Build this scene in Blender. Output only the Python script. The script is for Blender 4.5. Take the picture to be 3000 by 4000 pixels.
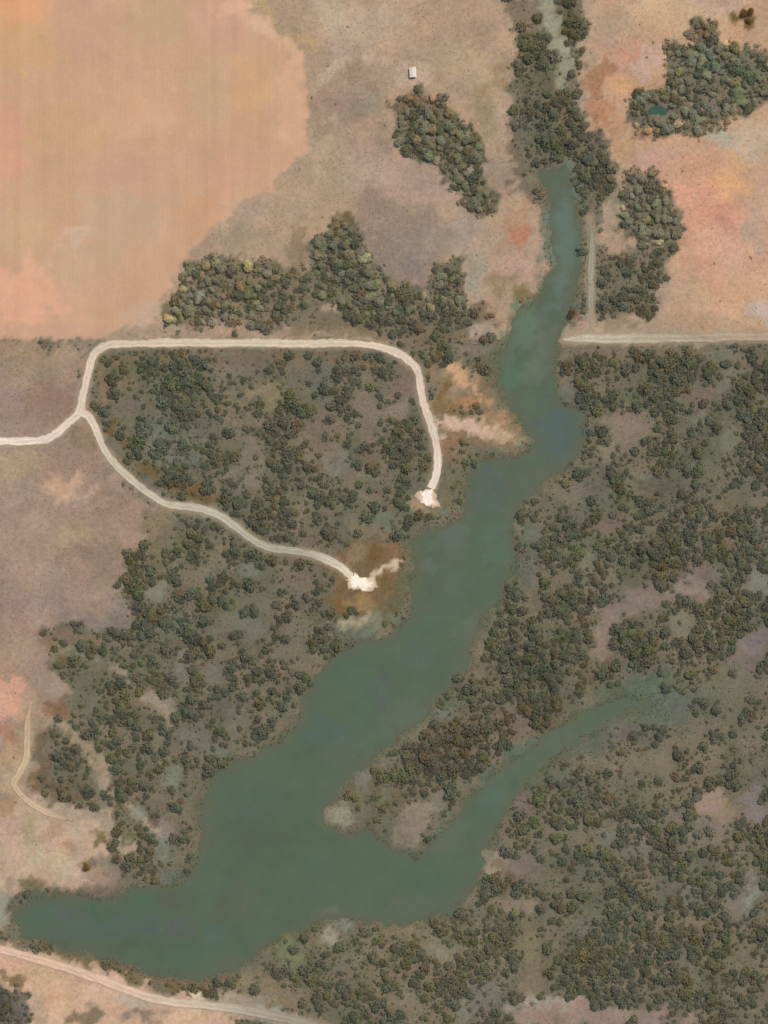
import bpy, math, random
import numpy as np
from mathutils import Vector

for o in list(bpy.data.objects): bpy.data.objects.remove(o, do_unlink=True)
scene = bpy.context.scene
col = scene.collection
R = math.radians
rng = np.random.default_rng(11)
random.seed(11)

# ------------------------------------------------------------------ camera
CAM_H = 3000.0
cam_d = bpy.data.cameras.new('camera')
cam_d.sensor_fit = 'VERTICAL'; cam_d.sensor_height = 36.0
cam_d.lens = 36.0 * CAM_H / 800.0
cam_d.clip_start = 10.0; cam_d.clip_end = 60000.0
cam = bpy.data.objects.new('camera', cam_d); col.objects.link(cam)
cam.location = (0, 0, CAM_H); cam.rotation_euler = (0, 0, 0)
scene.camera = cam

# ------------------------------------------------------------------ sky + sun (sun in the north-east, late morning)
SUN_EL, SUN_AZ = 57.0, 42.0
w = bpy.data.worlds.new('World'); scene.world = w; w.use_nodes = True
nt = w.node_tree; nt.nodes.clear()
sky = nt.nodes.new('ShaderNodeTexSky'); sky.sky_type = 'NISHITA'; sky.sun_disc = False
sky.sun_elevation = R(SUN_EL); sky.sun_rotation = R(SUN_AZ)
bg = nt.nodes.new('ShaderNodeBackground'); bg.inputs['Strength'].default_value = 0.11
wo = nt.nodes.new('ShaderNodeOutputWorld')
nt.links.new(sky.outputs[0], bg.inputs[0]); nt.links.new(bg.outputs[0], wo.inputs[0])
sd = bpy.data.lights.new('sun', 'SUN'); sd.energy = 2.72; sd.angle = R(0.53); sd.color = (1.0, 0.925, 0.72)
sun = bpy.data.objects.new('sun', sd); col.objects.link(sun)
a, e = R(SUN_AZ), R(SUN_EL)
sdir = Vector((math.sin(a) * math.cos(e), math.cos(a) * math.cos(e), math.sin(e)))
sun.rotation_euler = sdir.to_track_quat('Z', 'Y').to_euler(); sun.location = sdir * 2000
scene.view_settings.view_transform = 'Standard'; scene.view_settings.look = 'None'
scene.view_settings.exposure = 0.0; scene.view_settings.gamma = 1.0
scene.view_settings.use_curve_mapping = False
scene.render.resolution_x = 768; scene.render.resolution_y = 1024

# ------------------------------------------------------------------ map frame: the land is laid out on a 120 x 160 grid of 5 m squares,
# u to the east, v to the south
S = 5.0
def X(u): return (np.asarray(u, float) - 60.0) * S
def Y(v): return (80.0 - np.asarray(v, float)) * S

def lin(c):
    c = np.asarray(c, float) / 255.0
    return np.where(c <= 0.04045, c / 12.92, ((c + 0.055) / 1.055) ** 2.4)

def hash2(i, j, s):
    n = (i.astype(np.int64) * 374761393 + j.astype(np.int64) * 668265263 + s * 1442695041) & 0xffffffff
    n = ((n ^ (n >> 13)) * 1274126177) & 0xffffffff
    return ((n ^ (n >> 16)) & 0xffffff) / float(0xffffff)
def noise(x, y, s=0):                                   # value noise, -1..1
    xi, yi = np.floor(x), np.floor(y); fx, fy = x - xi, y - yi
    fx = fx * fx * (3 - 2 * fx); fy = fy * fy * (3 - 2 * fy)
    xi = xi.astype(np.int64); yi = yi.astype(np.int64)
    a0 = hash2(xi, yi, s) * (1 - fx) + hash2(xi + 1, yi, s) * fx
    a1 = hash2(xi, yi + 1, s) * (1 - fx) + hash2(xi + 1, yi + 1, s) * fx
    return (a0 * (1 - fy) + a1 * fy) * 2 - 1
def fbm(x, y, s=0, o=4):
    r = 0; k = 1.0; t = 0
    for q in range(o):
        r = r + noise(x, y, s + 17 * q) * k; t += k; k *= 0.55; x = x * 2.03 + 5.1; y = y * 2.03 + 9.7
    return r / t

def sdist_poly(u, v, P):
    P = np.asarray(P, float); n = len(P)
    d = np.full(u.shape, 1e9); ins = np.zeros(u.shape, bool)
    for i in range(n):
        ax, ay = P[i]; bx, by = P[(i + 1) % n]
        ex, ey = bx - ax, by - ay
        t = np.clip(((u - ax) * ex + (v - ay) * ey) / (ex * ex + ey * ey + 1e-9), 0, 1)
        d = np.minimum(d, (u - ax - t * ex) ** 2 + (v - ay - t * ey) ** 2)
        if ay != by:
            c = (ay > v) != (by > v)
            ins ^= c & (u < (v - ay) * ex / ey + ax)
    d = np.sqrt(d)
    return np.where(ins, -d, d)
def sdist_line(u, v, P):
    P = np.asarray(P, float); d = np.full(u.shape, 1e9)
    for (ax, ay), (bx, by) in zip(P[:-1], P[1:]):
        ex, ey = bx - ax, by - ay
        t = np.clip(((u - ax) * ex + (v - ay) * ey) / (ex * ex + ey * ey + 1e-9), 0, 1)
        d = np.minimum(d, (u - ax - t * ex) ** 2 + (v - ay - t * ey) ** 2)
    return np.sqrt(d)
def smooth(t):
    t = np.clip(t, 0, 1); return t * t * (3 - 2 * t)

# ------------------------------------------------------------------ what the land is made of
FIELD = [(-60, -60), (38, -60), (38, 0), (40, 2.5), (43, 4.7), (46, 6.7), (47.6, 9), (48, 14), (48, 23.2), (46, 25.5), (43, 28), (40, 31), (36, 33), (33, 36),
         (31, 38.5), (28.5, 41), (27, 43.5), (25, 47), (23.5, 49.5), (18, 51.8), (15, 53), (-60, 53.2)]
COP_OBLONG = [(61.8, 16), (65, 14.2), (69, 15.5), (70.5, 18), (74, 21), (75.3, 24), (74.5, 27), (76, 30), (78, 31.2), (78, 33.2), (74, 33.2), (71, 29.5), (68.5, 25.5), (65, 24.5), (62.5, 23), (62, 19.5)]
COP_NE = [(104.2, 7), (107.3, 7.5), (108.2, 3.6), (111.5, 3.6), (112.5, 6.5), (116, 7), (121, 8), (121, 15.5), (117, 17), (113, 20), (109, 21.2), (106.6, 20.2), (103.5, 21.2), (100, 20.9), (98.4, 19), (98.6, 15.2), (101, 14.4), (104, 13.5)]
COP_EAST = [(98, 27.2), (102, 26.6), (104.2, 29), (105.6, 33), (106.4, 36), (104.5, 38.5), (101, 38), (97.5, 36), (97, 32)]
COP_WEST = [(29, 41.5), (33, 40.3), (37, 40.6), (43, 40.8), (43.3, 45), (41, 48), (40, 51), (35, 50.5), (31, 51.2), (26, 51), (25.8, 48.3), (28, 46)]
COP_MID = [(48, 38), (51, 36), (53, 33.6), (55.5, 35.5), (57, 39), (59, 42.5), (63, 45), (67, 46.2), (68.5, 41), (71.5, 40.3), (72.5, 44.5), (72, 47.5), (64, 49.5), (56, 49.6), (51, 47.5), (49, 43.5)]
CREEK = [(84, -20), (86, 0), (87, 7), (88, 14), (87, 22), (87, 28), (90, 36), (89, 44), (84, 49), (81.5, 55), (80.5, 62), (84, 68), (80, 76), (76, 84), (73, 92), (67, 98), (63, 106), (57, 113),
         (46, 121), (41, 130), (40, 138), (33, 146), (20, 145.5), (9, 143.5), (0, 146), (-40, 150)]
RIVER = [(88.5, 27), (90.2, 31), (90.4, 40), (89.8, 47), (88, 50.5), (87, 54), (86.6, 58), (87.5, 62), (90.5, 65), (91, 69), (89, 72), (86, 75), (81, 79), (80, 83), (80, 90), (78, 94), (74, 98.5), (73, 104), (68, 109.5), (65.5, 113), (61.5, 116.5), (57, 119.8), (53, 123), (50.6, 126), (50.6, 129),
         (53.5, 130.6), (58, 130.4), (62, 132.8), (65, 134), (68, 131.5), (72.5, 126), (78, 120.5), (84, 116.5), (89, 113), (94, 109.8), (98, 108.6), (101, 108.8), (103, 109.6), (103, 110.4), (101, 110.8), (98, 111.4), (94, 113.6), (88, 117.2), (82, 122.4), (79, 128), (76.5, 132), (74, 138), (71, 142.5), (64, 145), (56, 144),
         (50, 143.8), (46, 146), (41, 148.5), (37, 151.5), (31, 153), (24, 152), (16, 149.8), (8, 147.8), (3, 146.5), (2.5, 143.5), (4.5, 140.5), (9, 139.5), (14, 140.5), (19, 139.8), (24, 138), (28.5, 138), (31, 134), (31.5, 127), (33, 121.5), (38, 118.5), (43, 116.5), (47, 112.5), (49, 106.5),
         (52, 102.5), (57, 100.3), (62, 99), (64.5, 95.5), (65, 90), (64.6, 85), (67, 82.6), (71, 82.2), (73, 79.5), (73.6, 74.5), (76, 72.4), (80, 71.5), (83.5, 69.2), (82, 66.6), (79.6, 64.6), (78, 60.5), (77.8, 56), (79.3, 52), (81.5, 48.5), (84.5, 45.5), (86.6, 41), (86.3, 35), (85.8, 30), (84.4, 26.5)]
POND = [(100.4, 16.9), (101.6, 16.3), (103.2, 16.2), (104.8, 16.5), (105.6, 17.2), (104.6, 18.3), (103.4, 18.9), (101.8, 18.9), (100.6, 18.1)]
POND = [(102.9 + (a_ - 102.9) * .72, 17.5 + (b_ - 17.5) * .72) for a_, b_ in POND]

# patch = (shape, colour, softness, opacity, tree cover or None); ('e', u, v, ru, rv, turn) | ('p', outline) | ('l', points, half width)
E = lambda u, v, ru, rv, c, so=1.2, op=0.8, d=None, rot=0: (('e', u, v, ru, rv, rot), c, so, op, d)
P = lambda pts, c, so=1.0, op=1.0, d=None: (('p', pts), c, so, op, d)
L = lambda pts, hw, c, so=1.0, op=0.9, d=None: (('l', pts, hw), c, so, op, d)
WOOD = (97, 95, 78)
patches = [
 # open rangeland in the north
 P([(-4000, -4000), (4200, -4000), (4200, 52.5), (-4000, 54)], (174, 148, 125), 0.6, 1, 0.0),
 E(58, 4, 9, 4, (188, 160, 136), 3), E(72, 3, 8, 4, (176, 146, 122), 3), E(52, 2, 3, 3, (184, 162, 136), 2),
 E(51, 14, 3, 4, (168, 140, 118), 2), E(57, 12, 2.6, 2.0, (158, 132, 108), 2, .7), E(53.5, 16.5, 3.5, 2, (160, 134, 118), 1.6), E(58, 17, 2, 2, (150, 135, 112), 1.5), E(59, 21.5, 1.5, 2, (148, 134, 112), 1.5),
 E(57, 26, 6, 5, (172, 146, 132), 3), E(52, 26, 4, 4, (172, 150, 124), 2), E(76.5, 13, 2.4, 2.4, (158, 132, 104), 2, .8), E(72, 9, 5, 3, (178, 152, 122), 2),
 E(76, 17, 3, 4, (160, 140, 110), 2), E(79, 21, 1.6, 4, (162, 132, 112), 1.5), E(78, 27, 2.2, 3, (150, 130, 114), 1.5),
 E(66, 30, 5, 3.5, (168, 140, 124), 2.5), E(60, 33, 4, 2.5, (152, 136, 112), 2), E(66, 33.5, 5, 2, (160, 142, 118), 2), E(63, 37, 7, 5.5, (148, 128, 113), 3, .95), E(71, 36.5, 4, 3, (162, 142, 124), 2), E(62, 42.5, 6, 3.5, (143, 126, 114), 2, .95),
 E(57, 32, 3, 3, (160, 134, 118), 2), E(52, 30, 5, 3, (172, 148, 122), 2), E(46, 34, 6, 3, (180, 152, 126), 2.5), E(38, 38, 4, 2.5, (165, 145, 120), 2), E(46.5, 42, 2, 6, (142, 122, 98), 1.5), E(48.5, 46.5, 3.5, 1.5, (140, 126, 104), 1.2),
 L([(38.5, -2), (41, 2.2), (44, 4.2), (47.3, 6.4), (48.2, 7.5)], 0.9, (184, 156, 120), 1.2, .9),
 L([(49, 13), (53, 9.5), (58, 8), (63, 9)], .6, (190, 166, 142), 1.2, .7), L([(50, 21), (54, 18.6), (59, 19), (61, 23)], .6, (152, 132, 110), 1.2, .6), L([(50, 27.5), (56, 29.5), (61, 28.5), (66, 31), (71, 35)], .7, (182, 156, 136), 1.4, .6), L([(70, 6), (74, 9), (78, 16), (78.6, 24)], .7, (188, 160, 134), 1.3, .6), E(64.4, 11.6, 2.4, 2.0, (192, 168, 146), 1.2, .8),
 # field
 P(FIELD, (202, 161, 131), 0.5, 1, 0.0),
 E(2, 1, 8, 3.5, (226, 163, 118), 3), E(5, 7, 7, 4, (206, 162, 120), 3), E(13, 4, 5, 6, (200, 158, 132), 3), E(25, 3, 5, 3.5, (198, 165, 130), 2), E(34, 3, 5, 5, (208, 160, 136), 2.5), E(36.5, 1, 2.5, 1.2, (220, 174, 146), 1.2),
 E(33, 14, 4, 5, (196, 164, 132), 2.5), E(39, 13, 4, 6, (208, 163, 124), 2.5), E(45.8, 16, 1.8, 8, (216, 170, 135), 1.6), L([(39, 2.6), (42, 5.2), (45.2, 7.6), (46.6, 10)], 0.9, (214, 174, 144), 1, .8),
 E(1, 22, 4, 6, (213, 157, 127), 3), E(10, 20, 6, 5, (200, 160, 122), 3), E(22, 18, 7, 4, (210, 166, 132), 3), E(20, 27, 8, 4, (204, 160, 134), 3), E(9, 27, 4, 5, (198, 160, 126), 3), E(19, 34, 7, 4, (194, 164, 138), 3), E(36, 27, 6, 3, (206, 158, 132), 2.5), E(31, 33, 3, 4, (206, 158, 122), 2),
 E(2, 36, 6, 4, (200, 166, 128), 3), E(11.5, 37.2, 2.2, 1.4, (208, 176, 152), 1.2, .9), E(14, 42, 6, 4, (196, 164, 136), 3), E(2, 47, 8, 5, (226, 170, 138), 4), E(18, 45, 6, 4, (200, 160, 132), 3), E(22, 43, 3, 4, (202, 158, 128), 2), E(8, 51.8, 9, 1.4, (200, 158, 132), 1), E(23, 49, 2.5, 2, (196, 166, 142), 1.2),
 # east of the creek
 P([(92.5, -40), (160, -40), (160, 52), (104, 52), (104, 40), (97, 26), (92, 20)], (192, 156, 127), 1.5, 1, 0.0), P([(99, 23), (108, 22), (122, 25), (122, 50), (105, 50.5), (106.5, 36)], (204, 160, 133), 3, .9),
 E(105, 2, 8, 3.2, (200, 170, 136), 2), E(95, 4, 3, 3, (176, 148, 124), 1.5), E(113, 1, 4, 2, (188, 158, 140), 1.5), E(97, 9, 4, 3, (184, 142, 118), 2), E(93.5, 12, 1.8, 3, (158, 116, 86), 1.2), E(99, 9, 1.6, 1.6, (196, 138, 116), 1), E(98, 13, 2.2, 1.8, (210, 160, 118), 1.2, .9), E(96, 15, 1.6, 1.6, (208, 160, 134), 1), E(101, 10, 2.5, 1.8, (198, 164, 146), 1.2),
 E(94, 18, 2.6, 2.6, (180, 130, 98), 1.4), E(96.5, 21, 1.4, 5, (190, 145, 116), 1.2), E(97.5, 23, 1.2, 2, (184, 148, 114), 1.4), E(102.5, 24.5, 3.5, 1.8, (190, 150, 132), 1.4), E(108, 26, 4, 2.4, (198, 150, 122), 1.6), E(106.8, 29.8, 1.5, 1.3, (228, 168, 142), 1, .95), E(110.5, 31, 3, 3, (214, 152, 126), 2, .7), E(115, 28.5, 3.4, 4.4, (214, 166, 122), 3, .75),
 E(110, 36, 4.4, 6, (206, 150, 124), 3, .7), E(114.5, 35, 2.4, 2.8, (198, 142, 120), 2, .7), E(112, 41, 6, 5, (210, 164, 140), 3), E(118, 22, 3, 3.5, (188, 166, 142), 1.6), E(112, 22, 2.2, 1.6, (176, 170, 150), 1.2), E(118, 33, 2, 8, (186, 156, 134), 1.6), E(108, 46, 4, 3, (190, 158, 128), 2), E(116, 46, 4, 4, (198, 160, 130), 2), E(119, 49, 2, 2, (190, 172, 160), 1.2), E(108, 50.6, 9, 1.3, (178, 150, 122), 1),
 # bush country south of the boundary line
 P([(-60, 53.9), (60, 53.9), (66, 55), (70, 52.6), (160, 53.6), (160, 240), (-60, 240)], WOOD, 0.5, 1, 0.55),
 # brown and mauve ground in the west
 P([(-60, 53.6), (14, 53.6), (13, 62), (16.5, 70), (22, 77), (26, 79.5), (24, 84), (20, 86), (19.5, 92), (20, 96.5), (10, 97.8), (6.5, 99), (8, 104), (11.5, 108), (8, 112), (7, 120), (6.4, 124), (10, 124.8), (16.4, 127), (16.5, 134), (19, 138), (10, 140), (4, 138), (1.5, 141), (1, 146), (-60, 147)], (160, 135, 117), 1.3, 1, 0.03),
 E(4, 55, 9, 1.4, (160, 136, 108), 1), E(5, 58, 6, 2.4, (152, 134, 112), 2), E(1, 62.5, 3.5, 2.5, (160, 134, 124), 2), E(8, 63, 4, 3.5, (146, 118, 102), 2), E(8.6, 57.5, 1, .9, (158, 132, 110), .8), E(13, 68.5, 3, 2.4, (142, 118, 94), 1.4),
 E(3, 72, 5, 2, (172, 150, 122), 1.6), E(11, 72, 5, 2.4, (158, 130, 112), 2), E(10.5, 76.5, 3.6, 2, (198, 162, 134), 1.6, .9), E(2, 77, 4, 2.5, (166, 142, 128), 2), E(17, 79, 3, 2.4, (148, 122, 104), 2), E(11, 84, 4, 2, (170, 146, 118), 1.6), E(4, 84, 5, 4, (168, 142, 122), 2.5), E(11.5, 86.5, 1.8, 1.4, (146, 124, 104), 1), E(4, 90, 4, 2, (164, 138, 122), 2), E(3, 95, 4, 3, (156, 128, 118), 2.4), E(10, 94, 5, 2.6, (156, 132, 120), 2), E(16, 88, 3, 4, (146, 126, 108), 2),
 E(19.4, 94.5, 1.6, 1.6, (138, 122, 112), 1), E(1.5, 101.5, 3, 2.4, (172, 144, 120), 2), E(2, 105, 3, 1.6, (166, 134, 110), 1.4), E(1.5, 109.5, 3.4, 3.2, (208, 157, 132), 1.6, .9), E(5, 110.5, 2, 2.5, (178, 150, 126), 1.4), E(2, 115, 2, 1.8, (158, 122, 98), 1.3), E(1, 118.5, 2.2, 2.2, (178, 148, 116), 1.4), E(4.6, 116, .9, 5, (165, 152, 125), .9),
 E(7, 131, 9, 6.5, (190, 163, 139), 3, .8, 0), E(1.6, 122.5, 1.8, 2.2, (190, 162, 132), 1.4), E(.5, 126, 1.4, 2, (162, 132, 98), 1.2), E(1.4, 130.5, 2, 3, (192, 158, 138), 1.4), E(6.6, 126.3, 2.4, 1.2, (174, 150, 136), 1), E(5, 129.5, 1.6, 2, (172, 150, 118), 1), E(9, 129.3, 2.2, 1.8, (182, 150, 126), 1.2), E(9.8, 132.4, 1.4, 1.2, (170, 134, 108), .9), E(12.3, 129.6, 1, 2.2, (186, 164, 140), .9), E(5.6, 133.4, 1.6, 1.5, (190, 174, 142), 1), E(8.6, 135.4, 2, 1.6, (196, 172, 142), 1.1), E(10.2, 137.6, 1.4, 1, (186, 164, 142), .9), E(13.6, 135.3, 1.3, .9, (122, 100, 64), .8, .9, .4), E(18, 135.3, 2.4, 1, (134, 122, 110), 1, .8, .1), E(.4, 136, 1.2, 3, (196, 166, 140), 1), E(.4, 142.5, .9, 2.4, (150, 150, 130), .9),
 # wooded strip along the creek in the north
 P([(80, -40), (92, -40), (91.6, 3), (91, 8), (90, 14), (91, 20), (95, 20.8), (96, 25), (95, 31), (93.6, 36), (94, 40), (103, 38), (106.5, 36), (104.6, 41), (103, 46), (102, 49.6), (95, 50), (88, 49), (86, 44), (85, 36), (83, 31), (80.3, 30), (80, 16)], (102, 95, 76), 1.2, .95, 0.62),
 E(82, 2, 1.6, 3.5, (135, 112, 92), 1.2, .8, .3), E(88.4, 3, 2.0, 3.5, (95, 90, 56), 1.2, .8, .75), E(84.5, 13, 3, 4, (88, 88, 60), 1.6, .8, .75), E(84.5, 20, 3.5, 5, (92, 90, 76), 2, .8, .7), E(88.2, 17, 1, 2.2, (108, 84, 52), 1), E(81, 26, 1.5, 4.5, (106, 92, 76), 1.4), E(93.6, 24, 1.6, 3.4, (108, 94, 84), 1.4),
 L([(84.6, -3), (85.6, 2), (86.8, 6), (88, 9.5), (88.2, 13.2)], 1.1, (156, 152, 130), 1.1, 1, 0.0),
 E(86.5, 27.2, 3, 1.7, (126, 132, 118), 1.3, .9, .05), E(82.5, 29.5, 1.4, 1.5, (94, 82, 68), 1, .8, .7), E(97, 32, 1.5, 2.6, (148, 136, 112), 1.2, .8, .05), E(80.5, 36, 2.4, 3.8, (170, 138, 114), 1.4, .9, .0), E(81, 37.6, 1.4, 2.8, (180, 126, 100), 1.6, .9, .0), E(80.5, 42, 3.2, 2.8, (186, 152, 132), 1.6, .95, .0), E(78, 44.4, 2, 2, (150, 128, 102), 1.4, .9, .02), E(81.8, 46.6, 1.8, 1.6, (124, 106, 70), 1, .8, .2), E(74.3, 43, 1, 4, (158, 148, 128), 1, .85, .02), E(70.8, 43, 1.2, 3.2, (102, 88, 68), 1, .8, .7),
 E(100.3, 40.5, 1.5, .9, (136, 126, 114), .9, .8, .1), E(97, 45, 4, 3.4, (104, 100, 82), 1.8, .6), E(99, 48.6, 3, .9, (112, 92, 62), .9), E(89.4, 49, 1.3, 1.2, (112, 88, 72), .9, .9, .3),
 E(92.5, 49.4, 1.3, 1.5, (162, 140, 120), 1, .9, 0), E(96.5, 50.3, 4, 1, (150, 132, 108), 1, .9, 0),
 # copses in the open
 P(COP_OBLONG, (97, 93, 75), 0.9, .95, 0.0), E(65.4, 18, 1.5, 1.7, (122, 116, 104), 1), E(66, 16, 3, .9, (112, 90, 66), .9), E(72.6, 21.6, .6, .6, (132, 130, 112), .6),
 E(102.4, 17.8, 4.0, 2.8, (112, 96, 74), .9, .8), E(101.4, 21.4, 1.8, .8, (118, 84, 64), .8, .8), P(COP_NE, (101, 97, 82), 0.9, .95, 0.0), E(109.6, 9, 2, 1.2, (120, 128, 110), 1, .8), E(111, 10.6, 3, 1.6, (84, 98, 82), 1.2), E(116, 13, 3, 3, (92, 104, 78), 1.6), E(110.5, 16.6, 2, 1.8, (110, 102, 96), 1.2), E(110, 5, 1.6, 1.2, (104, 88, 52), 1), E(116.4, 2.6, 1.6, 1.2, (108, 86, 52), .9, .9),
 P(COP_EAST, (104, 98, 82), 0.9, .95, 0.0), E(101, 30, 2.5, 1.4, (124, 116, 106), 1.2, .7), E(101.5, 34, 2.5, 2, (98, 98, 78), 1.2),
 P(COP_WEST, (106, 97, 80), 0.9, .95, 0.0), E(30.4, 46, 1.2, 1.4, (124, 114, 108), .9), E(38, 45.5, 2.2, 1.4, (90, 88, 60), 1), E(28, 49.3, 2.4, 1.3, (124, 116, 80), 1), E(34, 50, 2.4, 1, (138, 120, 104), 1), E(38.2, 49, 1.4, .9, (132, 138, 118), .8),
 P(COP_MID, (98, 97, 78), 0.9, .95, 0.0), E(53.2, 35.3, 1.2, 1.4, (114, 94, 64), .9), E(51, 39.5, 1.6, 1.6, (96, 98, 90), 1), E(61.5, 48.7, 2.6, .9, (76, 98, 90), .8), E(66, 47.6, 4, .9, (108, 92, 78), .8), E(67.5, 49.5, 1.8, 1.6, (100, 106, 88), 1), E(47, 49, 3, 1.2, (120, 104, 88), 1),
 P([(54, 49), (73, 47.5), (75, 50), (72, 54), (70.5, 56.6), (67, 56.6), (63, 53), (58, 52.5), (45, 52.5), (45, 50.5)], (108, 98, 76), .9, .85, .3),
 E(70, 50.4, 4, 1.6, (104, 100, 76), 1, .7, .4), E(75.5, 48.7, 2.5, .9, (116, 96, 74), .9, .8, .4), E(75.4, 51.3, 1.9, 1, (162, 146, 132), .8, .9, 0), E(73.6, 54.4, 3, 1.6, (132, 118, 104), 1.2, .8, .1), E(66.8, 55, 2.8, 1, (116, 96, 58), .9, .8, .5), E(48, 51.9, 12, .7, (146, 126, 104), .7, .8, .05), E(28, 52, 9, .8, (164, 142, 120), .7, .85, .0), E(50, 50.8, 5, .7, (126, 102, 76), .7, .8, .2),
 P([(42, 41.5), (46, 43), (49.5, 40.5), (51, 46), (53, 50.6), (41, 51), (40, 46)], (112, 102, 83), 1.4, .9, .62), E(46.6, 42.8, 1, 2.4, (134, 118, 96), 1, .7, .2), P([(55, 49), (64, 49), (72, 47), (74, 50), (70, 52), (58, 51.8)], (104, 97, 80), 1.2, .85, .6),
 # inside the road loop
 E(20, 58.5, 3.6, 2.4, (93, 96, 63), 1.6, .8, .65), E(29, 58.5, 4.5, 2.4, (94, 103, 80), 2), E(19.5, 63.2, 4, 1.2, (102, 92, 84), 1.2), E(27, 62, 4, 1, (104, 98, 88), 1), E(33, 62.6, 1.2, 1, (90, 92, 58), .8), E(38, 57.5, 4, 1.6, (108, 98, 86), 1.4, .8, .4), E(52, 58.6, 4, 1.8, (88, 92, 88), 1.6), E(50, 61.5, 3.4, 1.2, (90, 98, 82), 1.2), E(46, 63, 1.2, 1.4, (98, 98, 58), .9), E(35, 63, 2.4, 1.4, (104, 104, 78), 1.2),
 E(41, 61.6, 2.6, 1.2, (134, 122, 98), 1, .85, .08), E(42.3, 63.2, 1.2, .9, (130, 122, 92), .8, .8, .1), E(39.5, 65.6, 2.6, 1.2, (118, 106, 92), 1.2, .8, .25), E(26, 69, 5, 4, (98, 106, 90), 2.4, .8), E(27, 71.5, 3, 1.3, (112, 116, 104), 1.2, .7, .35), E(31, 69, 1, 3, (92, 98, 90), 1), E(39.5, 71, 1.4, 2.2, (124, 116, 102), 1.1, .8, .15), E(38, 75, 2.8, 1.6, (116, 110, 98), 1.3, .8, .25), E(50, 68, 3.5, 3.4, (114, 104, 90), 2, .8, .3), E(53, 72.6, 2.2, 1.5, (126, 120, 106), 1.1, .8, .12), E(58.3, 71, 2.2, 2, (100, 86, 70), 1.1), E(57.5, 63.5, 1.6, 4, (124, 112, 96), 1.4, .8, .1), E(57.5, 74.5, 2, 1, (112, 116, 98), 1, .8, .3), E(50, 74.6, 1.4, 1.4, (104, 90, 68), 1), E(63, 60, 1.8, 2.5, (120, 104, 92), 1.2, .8, .2), E(61.8, 64, 2, 1.4, (128, 118, 102), 1.2, .8, .1), E(62.5, 70.5, 2.2, 3, (104, 92, 76), 1.6), E(50, 78.6, 6, 1.6, (90, 96, 74), 1.6), E(57, 77, 4, 2, (98, 100, 80), 2), E(62, 78.5, 2.4, 1.6, (88, 94, 74), 1.4), E(57.5, 82, 3, 1.6, (112, 114, 98), 1.4, .8, .2), E(40, 78, 3, 1.4, (104, 92, 70), 1.4), E(60.5, 81.5, 2, 1.4, (92, 104, 88), 1.2),
 L([(17.8, 67.5), (19.5, 71), (21.8, 72.8), (25, 75), (29, 76.6), (33, 77.3)], .8, (110, 86, 48), 1, .8, .15), E(15, 64, .8, 1, (142, 106, 66), .7, .85, .05), L([(17, 56), (32, 55.6), (34.5, 55.4)], .5, (124, 106, 78), .8, .8, .2), L([(34, 55.6), (56, 55.8), (60, 57)], .6, (124, 102, 82), .8, .8, .2), L([(16.2, 57), (16, 61), (15.8, 64.4)], .5, (138, 114, 92), .7, .8, .1),
 # worked ground round the north-east bend and the north pad
 P([(66.5, 57), (70, 57.2), (75, 57.5), (77, 60), (78, 63.6), (81, 65.5), (82.5, 68), (80, 70.5), (75, 71.8), (72, 74), (72, 79), (69.5, 81.5), (67, 79.5), (69, 74), (68.6, 69), (66.8, 63)], (142, 119, 93), 1.6, .9, 0.05),
 E(76.6, 58.4, 1.8, 2, (104, 98, 74), 1.4, .9, .5), E(72, 64.6, 3, .8, (112, 98, 72), .9, .85, .3), E(73, 70.4, 3, 1.6, (112, 100, 78), 1.4, .85, .4), E(70.6, 72.6, 1.2, 2, (112, 98, 76), 1, .8, .3), E(71, 58.6, 2.4, 1.3, (160, 144, 116), 1), E(73.6, 60, 1.8, 2, (176, 142, 112), 1.2), E(74, 58, 1.4, 1.4, (160, 132, 116), 1), E(70.4, 61, 1.4, 1.2, (160, 140, 112), .9), E(75.3, 62.6, 1.4, 1.2, (168, 132, 98), .9), E(68.6, 61.6, .9, 2, (116, 92, 52), .7), E(69.8, 63.6, 1.8, 1, (122, 98, 62), .8, .9), E(72.6, 63.6, 1.6, 1, (176, 130, 94), .8), E(78.2, 65.6, 2.2, .7, (156, 124, 94), .7, .9), L([(68.8, 66.4), (74, 67), (79, 68)], 1.0, (204, 172, 150), .9, 1), L([(70.5, 58.4), (73.4, 60), (75.6, 62.6)], .8, (198, 160, 124), .9, 1), E(78.5, 68, 1.6, 1.1, (172, 148, 118), .8), E(81.6, 68.5, 1.2, .8, (142, 142, 114), .8), E(70.6, 69.3, 1.8, 1.1, (142, 106, 78), .8), E(76.5, 71, 1.6, .9, (124, 120, 112), .9), E(71.5, 75.4, .7, .8, (106, 78, 52), .5, .9), E(70.6, 77.4, 1, 2.6, (150, 120, 90), .9), E(75.6, 60, .8, 2.4, (118, 96, 66), .8),
 L([(68, 78.6), (69.2, 80.2), (70.4, 81.8)], .7, (176, 154, 144), .7, .9, 0), E(66, 79.3, 2, 1, (170, 144, 112), .8, .8, 0),
 # worked ground round the south pad
 E(57.3, 90.6, 5.2, 5.6, (116, 96, 70), 1.6, .95, 0.02),
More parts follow.
